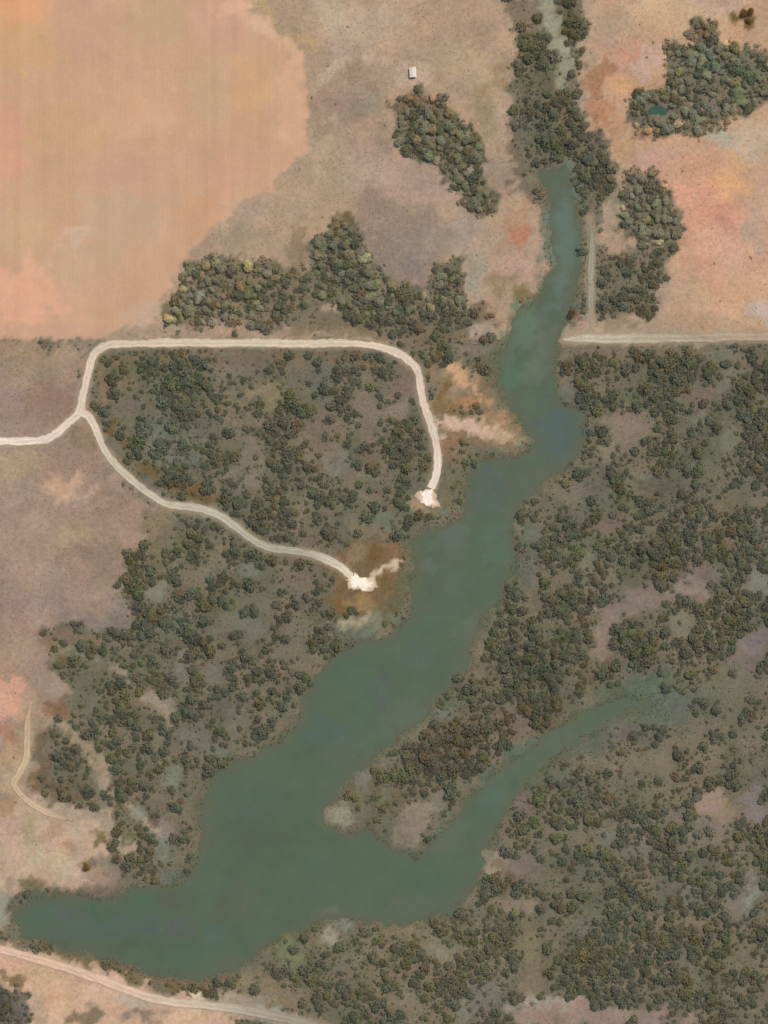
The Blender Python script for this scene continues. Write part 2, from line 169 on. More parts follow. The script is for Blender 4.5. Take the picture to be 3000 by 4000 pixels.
 E(57, 83.2, 2.6, 1.2, (118, 108, 86), 1, .8, .2), E(58.7, 87, 1, 2.2, (118, 90, 58), .8, .9), L([(58.6, 90.4), (60.4, 89), (62, 87.8)], .7, (206, 182, 158), .8, 1), E(55.6, 87, 1.6, 1.2, (142, 122, 92), .9), E(61, 91.4, 1.4, 1.2, (120, 90, 52), .8, .9), E(61.6, 94, 1.2, 1.6, (118, 92, 56), .8, .9), E(56.5, 94.4, 2.4, 1, (160, 130, 86), .8, .9), E(53, 93.5, .9, 2, (112, 88, 56), .7, .9, .1), E(57.2, 97.2, 3.4, 1.3, (164, 152, 124), 1.1, .95, 0), E(62, 96.5, 1.4, .9, (128, 132, 106), .9, .8, .1), E(57.8, 98.6, 1.4, .7, (142, 140, 124), .7, .8, .02),
 # west and south-west bush
 E(30, 79.8, 3.5, .8, (140, 130, 106), .8, .7, .05), E(25, 84, 2.4, 4, (118, 110, 88), 1.6, .7, .2), E(31, 86, 5, 2, (96, 98, 70), 1.8), E(21.2, 87.6, 1.4, 1.2, (104, 88, 66), .9), E(29.5, 88, 2, 1, (84, 84, 60), 1), E(25.5, 90, 3, 2.2, (98, 100, 78), 1.8), E(24.2, 92.6, 1.3, 1.1, (122, 122, 104), .9, .8, .1), E(36, 89, 3, 1.6, (92, 98, 84), 1.4), E(37, 91.2, 3.4, 1.2, (78, 82, 60), 1.1, .8, .75), E(39, 88.8, 1.4, 1, (112, 116, 102), .9, .8, .2), E(35.5, 94.5, 3.5, 1.2, (92, 94, 62), 1.2), E(30, 94, 1.6, 1.6, (96, 90, 82), 1.2), E(44, 92, 3, 2.4, (104, 98, 82), 2, .8, .45), E(49, 90.6, 1.6, 1.4, (98, 86, 78), 1), E(47.6, 94, 2.4, 1.6, (78, 84, 82), 1.2, .85, .6), E(49, 96.6, 1, .7, (88, 88, 48), .6), E(49.8, 84.8, 2.4, 1.2, (100, 90, 68), 1.2), E(27, 97.5, 4, 1.6, (88, 104, 84), 1.6), E(38.6, 97, 2.4, 1.6, (108, 108, 94), 1.4, .8, .3), E(44.6, 97, 2.6, 1.8, (100, 92, 80), 1.6), E(31, 99, 2, 3, (82, 84, 64), 1.6), E(44.6, 101.5, 3.2, 1.6, (110, 104, 90), 1.6, .8, .3), E(18.5, 99.6, 2.6, 1.6, (104, 92, 80), 1.4), E(16.5, 97.2, 4, 1, (132, 120, 110), 1, .8, .08), E(12, 99.6, 4, 1, (122, 106, 90), 1, .8, .1), E(8, 100, 1.6, 1.4, (136, 108, 84), 1), E(9.6, 102, 1.6, .8, (132, 126, 104), .8, .8, .05), E(13.6, 103, 1.4, .9, (122, 124, 104), .9, .8, .1), E(11, 104, 2.4, 1, (104, 90, 66), 1), E(14.5, 107, 3, 3, (90, 92, 70), 2), E(18, 103.4, 1.4, 1.4, (84, 80, 60), 1), E(17, 110.5, 2.6, 2, (86, 94, 68), 1.4, .8, .7), E(25.2, 110.4, 2, 1.2, (136, 128, 110), .9, .85, .05), E(22, 108, 2.4, 2.4, (112, 102, 84), 1.6, .8, .3), E(24.5, 106, 1.2, 2.4, (104, 92, 68), 1), E(28, 105, 1.2, 1.8, (116, 114, 98), 1, .8, .2), E(32.6, 105, 1.4, 1.2, (114, 112, 98), 1, .8, .2), E(35, 110, 2.6, 2.6, (96, 88, 76), 1.8), E(8.6, 111, 2, 1, (128, 98, 74), .9, .8, .1), E(36.6, 113.2, 1.4, 1, (114, 108, 92), .9, .8, .2), E(31, 115.6, 2.4, 1.8, (104, 104, 90), 1.4, .8, .3), E(35, 117, 2, 1.4, (106, 110, 98), 1.2, .8, .2), E(15.3, 118, .8, 3.2, (122, 120, 102), .8, .8, .1), E(25, 116, 1.2, 1.6, (112, 112, 96), 1, .8, .2), E(7, 117.5, 2, 3, (104, 92, 74), 1.4), E(41, 108, 2.6, 3, (86, 86, 66), 1.8),
 E(6, 122, 1.4, 1.6, (116, 94, 66), 1), E(11, 123.6, 4, 2, (98, 86, 66), 1.6), E(9, 122, 2.4, 1.2, (100, 88, 72), 1), L([(10, 126), (14, 127.6), (17, 129), (21, 133)], 1.0, (172, 150, 130), .9, 1, 0), L([(15, 119), (16.4, 122), (18.6, 124.4), (20.4, 126.6), (22, 128.6), (25.4, 131)], 1.0, (162, 146, 126), 1, 1, 0), L([(5, 112), (9, 113), (14, 117), (15.6, 121)], .8, (160, 140, 118), .9, .95, 0), L([(17.5, 104), (22, 107.6), (25, 110.4), (27, 114.6)], .7, (156, 140, 120), .9, .95, 0), E(21, 127.4, 1.2, 1, (132, 132, 116), .9, .8, .05), E(15.4, 124, .9, 2.4, (116, 116, 98), .8, .8, .15), E(27, 121.4, 1.6, 1.3, (120, 122, 106), 1, .8, .1), E(22, 122, 2, 1.6, (94, 84, 68), 1.4), E(20.5, 130, 2, 1.6, (92, 94, 64), 1.2), E(25.8, 129.8, 1.7, 1.3, (132, 116, 106), 1, .85, .05), E(25.6, 133.6, 1.2, 2.4, (128, 128, 112), 1, .85, .05), E(24, 128.6, .8, .8, (106, 90, 76), .7), E(27.8, 129, .7, 2, (116, 100, 88), .7), E(26.4, 137.2, 2, 1, (112, 108, 100), 1, .8, .1), E(15.4, 131, 1, 1, (110, 98, 64), .8), E(17, 139, 2, 1.4, (110, 96, 80), 1.2), E(5.8, 138, 1.8, 1.4, (108, 98, 66), 1), E(11, 140.4, 3, 1.2, (100, 94, 82), 1.2), E(18, 142.4, 1.4, 1.4, (104, 94, 76), 1),
 # east bush
 E(90, 57, 5, 2, (102, 92, 70), 1.8), E(93, 60.5, 3, 1.6, (90, 86, 70), 1.4), E(100, 54.8, 6, .8, (108, 96, 80), .8), E(88, 61, 1.6, 1.4, (112, 114, 98), 1, .8, .15), E(100, 63, 4, 1.6, (88, 96, 72), 1.6, .8, .7), E(104, 59, 5, 3, (94, 92, 74), 2), E(110, 62, 2.4, 2.4, (108, 98, 86), 1.6, .8, .3), E(113, 57, 1.4, 3, (112, 112, 96), 1.2, .8, .25), E(98.3, 66.6, 2.4, 1.8, (130, 114, 102), 1.2, .85, .06), E(95.5, 69.4, 1.4, 2.2, (126, 120, 102), 1, .85, .06), E(98.5, 70, 1.6, 1.2, (124, 112, 98), 1, .8, .1), E(106, 65.6, 2.4, 1.6, (90, 96, 68), 1.2), E(110.6, 65.4, 1.6, .8, (120, 122, 104), .8, .8, .1), E(108, 69.5, 4, 2, (84, 86, 68), 1.8, .8, .7), E(113.6, 69, 1.6, 1.6, (112, 116, 98), 1.2, .8, .2), E(101.5, 75, 1.5, 1.1, (118, 118, 104), .9, .8, .12), E(90, 76, 2, 1.2, (108, 104, 92), 1.2, .8, .3), E(98, 77.6, 2, 2, (88, 98, 72), 1.4), E(94.5, 74.5, 1.6, 2, (90, 86, 72), 1.2), E(104, 76.5, 3.4, 2.4, (94, 88, 74), 1.8), E(96, 82, 3.4, 1.6, (112, 98, 88), 1.6, .8, .3), E(109, 81, 2, 1, (100, 106, 90), 1.2), E(113.6, 83, 1, 4, (98, 92, 58), 1), E(118, 82, 2, 3, (104, 100, 92), 1.6),
 E(82.6, 84, 1.6, 1.6, (124, 126, 108), 1.1, .85, .06), E(82, 88.6, 1.8, 2.6, (118, 106, 98), 1.4, .8, .12), E(92, 88.6, 1, 1.4, (112, 116, 98), 1, .8, .15), E(100, 86, 6, 3, (84, 86, 66), 2.4, .8, .72), E(87, 90.5, 1.2, 1.2, (80, 84, 60), 1), E(87, 93.6, 3, 2, (92, 92, 72), 1.6), E(93, 93, 2, 1, (92, 84, 70), 1), E(96.5, 95, 3.2, 1, (132, 116, 106), .9, .85, .05), E(94, 98.6, 1.5, 3.8, (134, 118, 104), 1.1, .9, .05), E(101.5, 93.6, 3.2, 1.4, (128, 114, 102), 1.1, .85, .06), E(108.6, 92.2, 2.2, 1.5, (140, 126, 114), 1.1, .9, .05), E(110, 89.6, 3, 1.2, (114, 102, 92), 1.2, .8, .2), E(106.6, 94.6, .8, .8, (118, 92, 72), .7), E(110.6, 95.2, 1, .9, (112, 88, 66), .8), E(107, 97.6, 1.6, 1.6, (122, 118, 100), 1.1, .8, .08), E(91.6, 97, 1, 1.4, (106, 90, 66), 1), E(100.5, 98, 2.2, 2.2, (102, 92, 76), 1.4), E(101, 101.6, 2.6, 1, (82, 80, 54), 1), E(109, 102, 3.4, 2, (102, 92, 76), 1.6), E(86, 100, 4, 3, (88, 92, 70), 2, .8, .7), E(84, 104, 3.4, 2.6, (80, 84, 64), 1.8, .8, .72), E(92.4, 106, 2, 2, (92, 78, 60), 1.2), E(95, 103.6, 1.2, .8, (102, 86, 66), .8), E(113.6, 106, 1.6, 1.4, (132, 124, 100), 1, .85, .05), E(116, 106, 2.4, 4, (120, 108, 100), 1.6, .8, .15), E(118, 91, 1.6, 2, (124, 126, 112), 1.2, .8, .1), E(118, 100, 1.8, 1.6, (122, 112, 110), 1.2, .8, .1), E(113.4, 109.4, 1.4, 1, (112, 92, 66), 1),
 # dark brown band and south bush
 P([(65, 118), (67, 114), (72, 111.4), (80, 111), (86, 108), (90, 108), (88, 112), (82, 114.5), (76, 116.5), (70, 120), (64, 123)], (98, 82, 64), 1.6, .95, .66),
 E(81, 113, 1.2, 1, (116, 106, 94), .9, .8, .15), E(63, 126, 2.4, 4, (106, 94, 72), 2, .85, .5), E(62.4, 123, 1.4, 2.4, (108, 90, 68), 1.2), E(67.8, 125.2, 1.4, 1.6, (124, 120, 106), 1, .9, .05), E(64.5, 128.8, 3, 2.4, (134, 122, 106), 1.6, .95, .0), E(71.5, 122.4, .8, 1.6, (112, 110, 96), .9, .8, .15),
 E(77.5, 134.8, 3, 1.8, (150, 140, 120), 1, .95, .0), E(79, 135, 1.6, 1.2, (124, 106, 88), 1, .8, .1), E(82.4, 135.4, 2.4, 2, (120, 112, 100), 1.3, .85, .1), E(79, 138, 2, 1, (110, 90, 70), 1), E(80.4, 141.4, 2.4, 1, (130, 120, 104), 1, .85, .06), E(79, 129.4, 1, .6, (100, 92, 60), .7), E(82, 126.4, 1.8, 1.4, (116, 106, 98), 1.2, .8, .2), E(85, 126, 1.2, 2, (104, 94, 84), 1.2), E(92, 128, 7, 4, (98, 96, 76), 3, .6), E(100, 124, 4, 2.4, (94, 94, 68), 1.8), E(94.4, 130, 2.4, 1, (110, 112, 98), 1.2, .8, .25), E(101.6, 128.4, 3, .8, (120, 114, 100), .9, .8, .15), E(100.4, 133.4, 1.8, 1.2, (110, 112, 98), 1.2, .8, .25), E(111.4, 125.6, 1.9, 1.9, (146, 126, 114), 1.1, .9, .05), E(113.4, 127, 1.2, 1.4, (138, 122, 98), .9, .8, .1), E(110.4, 130.4, 2.6, 2, (120, 110, 100), 1.4, .8, .2), E(117.6, 126, 1.6, 2.4, (122, 114, 110), 1.4, .8, .2), E(117.4, 139.4, 1, 2, (134, 130, 116), 1, .85, .1), E(114.4, 141, 1.4, 1.6, (120, 112, 98), 1, .8, .2), E(105, 141, 5, 3, (92, 94, 76), 2.4), E(108, 139, 2, 1.2, (106, 112, 96), 1.2, .8, .3), E(97, 141.5, 2.4, 1.8, (98, 104, 84), 1.6), E(90, 138, 5, 5, (96, 94, 74), 3, .6), E(108, 145.5, 8, 2.4, (106, 94, 78), 2), E(92, 145, 4, 1.4, (90, 92, 84), 1.2), E(113, 147, 1.2, 3, (104, 108, 66), 1),
 P([(58, 144.6), (80, 144.6), (82, 152), (78, 160), (58, 160), (48, 152), (52, 146)], (106, 101, 80), 1.6, .8, .5), E(62.4, 144.8, 1.8, 1, (126, 116, 92), .9, .8, .1), E(62, 148, 2, 1.2, (108, 96, 66), 1), E(69.6, 148.4, 2, 1.4, (122, 118, 98), 1.2, .8, .1), E(64.6, 150.6, 1, 1.4, (104, 92, 76), 1), E(75, 149, 1.2, 2, (94, 98, 70), 1), E(82.6, 147, 1.4, 2.4, (116, 110, 86), 1.1, .8, .2), E(83, 153, 1.4, 3, (122, 110, 90), 1.2, .8, .2), E(89, 151, 3.4, 3, (100, 98, 70), 2), E(75, 156, 3, 2.4, (108, 104, 96), 1.8, .8, .3), E(72.4, 156, .8, 2, (120, 118, 106), .9, .8, .15), E(62, 157, 3, 2.4, (106, 104, 94), 1.8), E(85.6, 157.4, 4.6, 1, (152, 142, 128), 1, .9, .03), E(82.4, 159.2, 2, 1.2, (148, 134, 122), 1, .9, .03), E(95, 158.8, 12, 1.2, (142, 122, 110), 1, .9, .05),
 E(56, 126, 5, 4.6, (102, 101, 82), 2, .85, .22), E(52.6, 127.5, 2.2, 1.8, (134, 134, 116), 1, .95, .0), E(57, 121.6, 1, 2, (114, 114, 102), 1, .8, .15), E(52, 121.8, 2, 1.6, (106, 108, 94), 1.3, .8, .25), E(52, 133, 3, 1.2, (102, 100, 80), 1.4), E(59, 124, 1.2, 3, (108, 96, 78), 1.2), E(51.4, 146.6, 1.5, 1.8, (142, 138, 116), 1, .95, .03), E(53.4, 143.2, 1.4, 1, (124, 126, 112), .9, .85, .08), E(39.2, 148, 1.3, 2, (126, 120, 102), 1, .9, .06), E(45, 148.4, 1.8, 2.8, (112, 118, 88), 1.3, .8, .25), E(41.6, 149, 1.2, 3, (112, 98, 80), 1.1), E(48.6, 147, .8, 1.4, (98, 90, 60), .8), E(43, 155.4, 5, 2.4, (122, 108, 88), 2, .85, .25), E(42, 152.6, 1.6, .8, (104, 92, 72), .9), E(38, 153.6, 3, 1.4, (122, 114, 92), 1.2, .8, .2), E(36.2, 156.6, 2, 1.8, (158, 144, 124), 1.1, .9, .02), E(35.4, 153, 1, .8, (102, 86, 66), .8), E(39.2, 156.6, 1.6, .9, (140, 130, 114), .9, .85, .05), E(42.4, 158.6, 2, 1.4, (142, 144, 130), 1, .9, .03), E(45, 159.6, 2, .8, (136, 130, 116), .8, .8, .1), E(53, 155, 5, 3, (102, 98, 80), 2.4), E(57, 149, 3.4, 3, (104, 104, 74), 2),
]
meadow_patches = [
 L([(68, 136), (74, 128), (82, 120), (90, 114.5), (97, 110), (103, 109), (105, 109.4)], 3.8, (98, 105, 84), 3.2, .9, .06), E(111, 108, 6, 3, (98, 100, 81), 3, .7, .25), L([(76, 80), (73, 92), (64, 104), (54, 112), (44, 122), (36, 134)], 9.5, (95, 101, 80), 3, .6), P(RIVER, (90, 104, 82), 1.6, .95, 0.0),
 E(88.4, 36, 2.4, 5, (114, 128, 116), 1.6), E(91.5, 44, 1, 4, (124, 128, 112), 1), E(88.6, 43, 1.4, 5, (104, 114, 104), 1.2), E(81.6, 52, 2.2, 4, (110, 130, 108), 1.6), E(80, 58.5, 2, 3, (92, 118, 94), 1.4), E(83.5, 58, 2, 2.4, (112, 122, 102), 1.4), E(86, 53, 2, 2.6, (108, 112, 98), 1.4), E(82.4, 62.6, 2.6, 1.4, (94, 110, 84), 1.2), E(84.6, 52, 1, 3, (112, 116, 102), 1),
 E(87.5, 65.8, 2.4, 2.2, (84, 98, 96), 1.4, .9), E(87, 69.5, 2.4, 2, (96, 104, 100), 1.6), E(75.5, 75.5, 1.6, 3.5, (100, 108, 108), 1.4), E(83, 75, 4, 3, (104, 104, 86), 2), E(70, 84, 2.6, 4, (106, 110, 100), 2), E(77.5, 85, 2.4, 4, (94, 114, 94), 1.6), E(66.5, 88.4, 1.6, 1.2, (108, 116, 104), 1), E(71, 92, 2, 3, (96, 108, 92), 1.6), E(67, 92.4, 1.4, 1, (92, 96, 84), 1), E(66, 95.4, 2.4, 1, (102, 100, 94), 1), E(66, 99, 2, 3, (90, 108, 88), 1.6), E(65, 103, 2, 2, (92, 104, 96), 1.4), E(73.6, 98.8, 1.6, 2.6, (112, 112, 98), 1.4), E(75.4, 101, 1.2, 3, (110, 110, 94), 1.2), E(78, 96.6, 1, .8, (118, 120, 106), .9), E(78, 102, 1.2, 5, (96, 94, 72), 1.2), E(68, 111, 2, 1.2, (108, 118, 106), 1.2), E(63, 112, 4, 3, (100, 108, 92), 2), E(75.5, 108.5, 4, 2, (100, 102, 82), 1.8), E(56, 108, 3, 4, (86, 108, 88), 2), E(59.4, 107, 1, 3, (92, 98, 98), 1), E(51, 114.4, 3, 2, (84, 104, 96), 1.6), E(54, 117, 3, 2, (98, 108, 94), 1.6),
 E(82, 118, 3, 3, (92, 108, 88), 1.8), E(70, 118.5, 3.4, 1, (104, 102, 88), 1.2), E(88, 116, 4, 2.4, (104, 106, 90), 2), E(100, 106, 5, 2.6, (94, 104, 84), 2), E(106, 109.4, 4, 2, (104, 108, 98), 1.8), E(97.6, 115, 2.4, 2.4, (108, 96, 88), 1.8), E(104, 115, 3, 2.4, (98, 104, 90), 2), E(76.5, 125, 2, 2.6, (90, 112, 94), 1.6), E(64, 136, 5, 3.4, (86, 106, 82), 2.4), E(70, 131, 3, 3, (98, 108, 86), 2), E(66, 142, 5, 1.6, (102, 106, 92), 1.6),
 E(52.5, 127.5, 2.2, 1.8, (116, 120, 102), 1.4, .9), E(57, 124, 2, 3, (100, 104, 86), 2, .8), E(51.4, 142.4, 2, 1, (112, 116, 98), 1.2, .8), E(87.6, 67, 4, 5, (86, 99, 100), 3, .8), E(76, 76, 3, 4, (92, 102, 100), 2, .7), E(88, 38, 3, 8, (106, 124, 116), 3, .8), E(17, 145.2, 10, 2, (88, 99, 97), 2, .8), E(44, 132, 9, 9, (86, 104, 80), 4, .7), E(40, 124, 6, 3.6, (86, 104, 84), 2.4), E(40, 126.6, 5, .9, (92, 98, 92), 1), E(40, 132, 6, 5, (88, 98, 78), 3), E(50, 136, 4, 3, (86, 102, 80), 2.4), E(31, 134.6, 1.2, 5, (84, 106, 82), 1.2), E(26.4, 141, 2.4, 1, (96, 92, 84), 1.2), E(22, 141.4, 2.4, 2.2, (80, 108, 84), 1.4, .85), E(15, 142.4, 1.8, 1.6, (76, 100, 70), 1.2, .85), E(6.4, 142.6, 2.6, 1.8, (82, 112, 94), 1.4, .85), E(9.6, 142.5, 1.6, 1.2, (92, 98, 92), 1), E(33, 145.4, 1.8, 1.6, (82, 110, 100), 1.2), E(30, 149.6, 4, 1.8, (84, 106, 86), 1.8), E(20, 148, 5, 1.2, (88, 96, 74), 1.4), E(27, 144.6, 3, 1.4, (96, 92, 90), 1.2), E(37, 141, 3, 2.4, (96, 98, 80), 2), E(9, 146.5, 3, 1, (96, 104, 90), 1), E(36.4, 150.4, 1.4, 1.4, (102, 102, 80), 1),
]
late_patches = [
 # pale strip in the bottom left corner and its dark rims
 P([(1, 147), (8, 148), (13, 149), (18, 150), (24, 152), (30, 153.6), (34, 155.4), (30, 156), (22, 153.8), (14, 151), (8, 149), (1, 148)], (112, 92, 62), .8, .85, .3),
 P([(-60, 147.4), (0, 147.6), (7, 148.9), (15, 151.2), (19, 152.8), (25, 155), (32, 157), (37, 158.8), (37, 162), (16, 175), (-60, 175)], (200, 165, 138), .8, 1, 0.0),
 E(2, 149.6, 4, 1.2, (202, 162, 138), 1), E(9, 152, 5, 1.4, (196, 166, 136), 1.2), E(16.5, 154, 4, 1.2, (208, 172, 152), 1), E(9, 155.4, 3, .9, (188, 152, 122), .9), E(22, 156.6, 3.4, .9, (182, 168, 156), .9), E(18, 158.4, 2, 1, (192, 154, 134), .9), E(6, 158, 1.6, 2.6, (172, 148, 122), 1.2), E(13, 158.8, 2.4, 1.2, (128, 112, 90), 1, .9), E(22, 159, 3, 1, (140, 122, 106), .9, .85), E(30.4, 156.6, 1.5, 1.4, (216, 192, 166), .7, 1), E(30, 158.6, 1.5, .7, (200, 164, 124), .7, .9), E(26, 158.4, 1.4, .8, (160, 138, 118), .8),
 P([(-30, 153.6), (1, 153.6), (3.6, 155), (4.2, 160), (4.2, 175), (-30, 175)], (88, 82, 82), .9, .95, .5), E(1.5, 152.6, 2.4, .8, (120, 100, 76), .8, .85, .2),
 # boundary strip in the east, verge along the road
 L([(88.4, 53), (107, 53), (112, 52.8), (122, 52.6)], .7, (164, 152, 130), .8, .9, 0.0), L([(88, 54.4), (112, 54.4)], .5, (126, 112, 94), .7, .8, .1),
]
ALL = patches[:]
i_m = next(i for i, p in enumerate(patches) if p[1] == (98, 82, 64))
ALL = patches[:i_m] + meadow_patches + patches[i_m:] + late_patches
def widen(p):                                             # clearings in the bush: dry grass, a little wider and paler than their rims
    sh, c, so, op, d = p
    if sh[0] == 'e' and sh[2] > 56 and d is not None and d <= .3:
        return (('e', sh[1], sh[2], sh[3] * 1.22, sh[4] * 1.22, 0), tuple(np.array(c) + (7, 4, 3)), so, min(1, op + .1), max(0, d - .08))
    return p
ALL = [widen(p) for p in ALL]

def paint(x, y, layers=None):
    """base colour (linear) and tree cover of the land at x, y in metres"""
    u = x / S + 60.0; v = 80.0 - y / S
    wu = u + 1.7 * fbm(u / 2.6, v / 2.6, 3, 5) + .5 * noise(u / .6, v / .6, 19)
    wv = v + 1.7 * fbm(u / 2.6, v / 2.6, 207, 5) + .5 * noise(u / .6, v / .6, 23)
    rough = 1.9 * fbm(u / 1.5, v / 1.5, 411, 5)
    tight = sdist_poly(u, v, FIELD)
    k_ = np.where(tight > 0, np.clip(tight / 3 + .3, 0, 1), np.clip(-tight / 5 + .12, 0, 1)); wu = u + (wu - u) * k_; wv = v + (wv - v) * k_
    C = np.tile(np.array(WOOD, float), (len(u), 1)); D = np.full(len(u), 0.5)
    for sh, c, so, op, d in (layers or ALL):
        k = sh[0]
        if k == 'e':
            m = (np.abs(wu - sh[1]) < max(sh[3], sh[4]) + so + 1) & (np.abs(wv - sh[2]) < max(sh[3], sh[4]) + so + 1)
        else:
            q = np.array(sh[1]); g = (sh[2] if k == 'l' else 0) + so + 1
            m = (wu > q[:, 0].min() - g) & (wu < q[:, 0].max() + g) & (wv > q[:, 1].min() - g) & (wv < q[:, 1].max() + g)
        ix = np.nonzero(m)[0]
        if not len(ix): continue
        a_, b_ = wu[ix], wv[ix]
        if k == 'e':
            q = np.sqrt(((a_ - sh[1]) / sh[3]) ** 2 + ((b_ - sh[2]) / sh[4]) ** 2); dd = (q - 1) * min(sh[3], sh[4])
        elif k == 'p': dd = sdist_poly(a_, b_, sh[1])
        else: dd = sdist_line(a_, b_, sh[1]) - sh[2]
        al = op * smooth(0.5 - (dd + rough[ix] * (0.55 * so + .25)) / (so * 1.1))
        C[ix] += (np.array(c, float) - C[ix]) * al[:, None]
        if d is not None: D[ix] += (d - D[ix]) * np.minimum(1, al * 1.1)
    kk = smooth((D - .25) / .2) * .35
    C = C + (C.mean(1, keepdims=True) * np.array([1.075, 1.05, .875]) - C) * kk[:, None]
    C = lin(C)
    m1 = fbm(u / 2.3, v / 2.3, 611, 4); m2 = fbm(u / 4.1, v / 4.1, 713, 4); fld = smooth(.5 - tight)
    am = 1 - .6 * fld
    C = C * (1 + .13 * m1 * am)[:, None] * np.stack([1 + .06 * m2 * am, np.ones(len(u)), 1 - .07 * m2 * am], 1)
    return C, D

# ------------------------------------------------------------------ relief: gentle slopes down to a still river
ZW = -3.0
def shore(x, y):
    u = x / S + 60.0; v = 80.0 - y / S
    d = sdist_poly(u, v, RIVER)
    return (d + 1.5 * fbm(u / 2.6, v / 2.6, 811, 5)) * S
ZP = 0.0
def height(x, y):
    x = np.asarray(x, float); y = np.asarray(y, float); sh = x.shape; x = x.ravel(); y = y.ravel()
    u = x / S + 60.0; v = 80.0 - y / S
    d = shore(x, y); o = np.maximum(d, 0)
    h = ZW + np.where(d < 0, np.maximum(d * .12, -1.6), 5.5 * (1 - np.exp(-o / 50)) + .05 * np.minimum(o, 3))
    k = smooth(o / 70)
    h = h + k * (2.2 * noise(x / 160, y / 160, 31) + 0.5 * noise(x / 47, y / 47, 33)) + smooth(o / 12) * .25 * fbm(x / 14, y / 14, 37, 3)
    far = np.hypot(x, y); h = h + 25 * smooth((far - 900) / 3000) * noise(x / 900, y / 900, 35)
    if ZP:
        s = (sdist_poly(u, v, POND) + 1.3 * fbm(u / 1.4, v / 1.4, 821, 4)) * S
        k = smooth(0.5 - (s - 4) / 14.0)
        h = h * (1 - k) + (ZP + np.clip(s * 0.14, -0.9, 2.0)) * k
    return h.reshape(sh)
ZP = float(height(X([102.8]), Y([17.6]))[0]) - .8
def hgt(x, y): return float(height(np.array([x]), np.array([y]))[0])

# ------------------------------------------------------------------ materials
def mat(name):
    m = bpy.data.materials.new(name); m.use_nodes = True
    t = m.node_tree; b = t.nodes['Principled BSDF']; b.inputs['Roughness'].default_value = 0.9
    b.inputs['Specular IOR Level'].default_value = 0.15
    return m, t, b
def N(t, kind, **kw):
    n = t.nodes.new(kind)
    for k, v_ in kw.items(): setattr(n, k, v_)
    return n
def ground_mat(name, attr=None, colour=None, amp=0.14, fine=0.6, bump=0.35):
    m, t, b = mat(name)
    geo = N(t, 'ShaderNodeNewGeometry')
    if attr:
        src = N(t, 'ShaderNodeAttribute', attribute_name=attr).outputs['Color']
    else:
        r = N(t, 'ShaderNodeRGB'); r.outputs[0].default_value = (*colour, 1); src = r.outputs[0]
    fac = None
    for sc, det, am in ((0.035, 5, amp), (fine, 6, amp * 1.5)):
        n = N(t, 'ShaderNodeTexNoise'); n.inputs['Scale'].default_value = sc; n.inputs['Detail'].default_value = det; n.inputs['Roughness'].default_value = 0.65
        t.links.new(geo.outputs['Position'], n.inputs['Vector'])
        mr = N(t, 'ShaderNodeMapRange'); mr.inputs['From Min'].default_value = 0.25; mr.inputs['From Max'].default_value = 0.75
        mr.inputs['To Min'].default_value = 1 - am; mr.inputs['To Max'].default_value = 1 + am
        t.links.new(n.outputs['Fac'], mr.inputs['Value'])
        if fac is None: fac = mr.outputs[0]
        else:
            mm = N(t, 'ShaderNodeMath', operation='MULTIPLY'); t.links.new(fac, mm.inputs[0]); t.links.new(mr.outputs[0], mm.inputs[1]); fac = mm.outputs[0]
            bp = N(t, 'ShaderNodeBump'); bp.inputs['Strength'].default_value = bump; bp.inputs['Distance'].default_value = 0.5
            t.links.new(n.outputs['Fac'], bp.inputs['Height']); t.links.new(bp.outputs[0], b.inputs['Normal'])
    vm = N(t, 'ShaderNodeVectorMath', operation='SCALE'); t.links.new(src, vm.inputs[0]); t.links.new(fac, vm.inputs['Scale'])
    t.links.new(vm.outputs[0], b.inputs['Base Color'])
    return m
def leaf_mat(name, attr=None):
    m, t, b = mat(name); t.nodes.remove(b)
    src = N(t, 'ShaderNodeAttribute', attribute_name=attr).outputs['Color'] if attr else N(t, 'ShaderNodeObjectInfo').outputs['Color']
    if not attr:
        tn = N(t, 'ShaderNodeAttribute', attribute_name='tone'); vm = N(t, 'ShaderNodeVectorMath', operation='MULTIPLY')
        t.links.new(src, vm.inputs[0]); t.links.new(tn.outputs['Color'], vm.inputs[1]); src = vm.outputs[0]
    d = N(t, 'ShaderNodeBsdfDiffuse'); tr = N(t, 'ShaderNodeBsdfTranslucent'); mx = N(t, 'ShaderNodeMixShader'); mx.inputs[0].default_value = 0.4
    t.links.new(src, d.inputs[0]); t.links.new(src, tr.inputs[0]); t.links.new(d.outputs[0], mx.inputs[1]); t.links.new(tr.outputs[0], mx.inputs[2])
    t.links.new(mx.outputs[0], t.nodes['Material Output'].inputs[0])
    return m
M_LAND = ground_mat('dry_land', 'soil', amp=0.13, fine=.32, bump=.5)
M_FIELD = ground_mat('bare_field_soil', 'soil', amp=0.04, fine=0.4, bump=0.2)
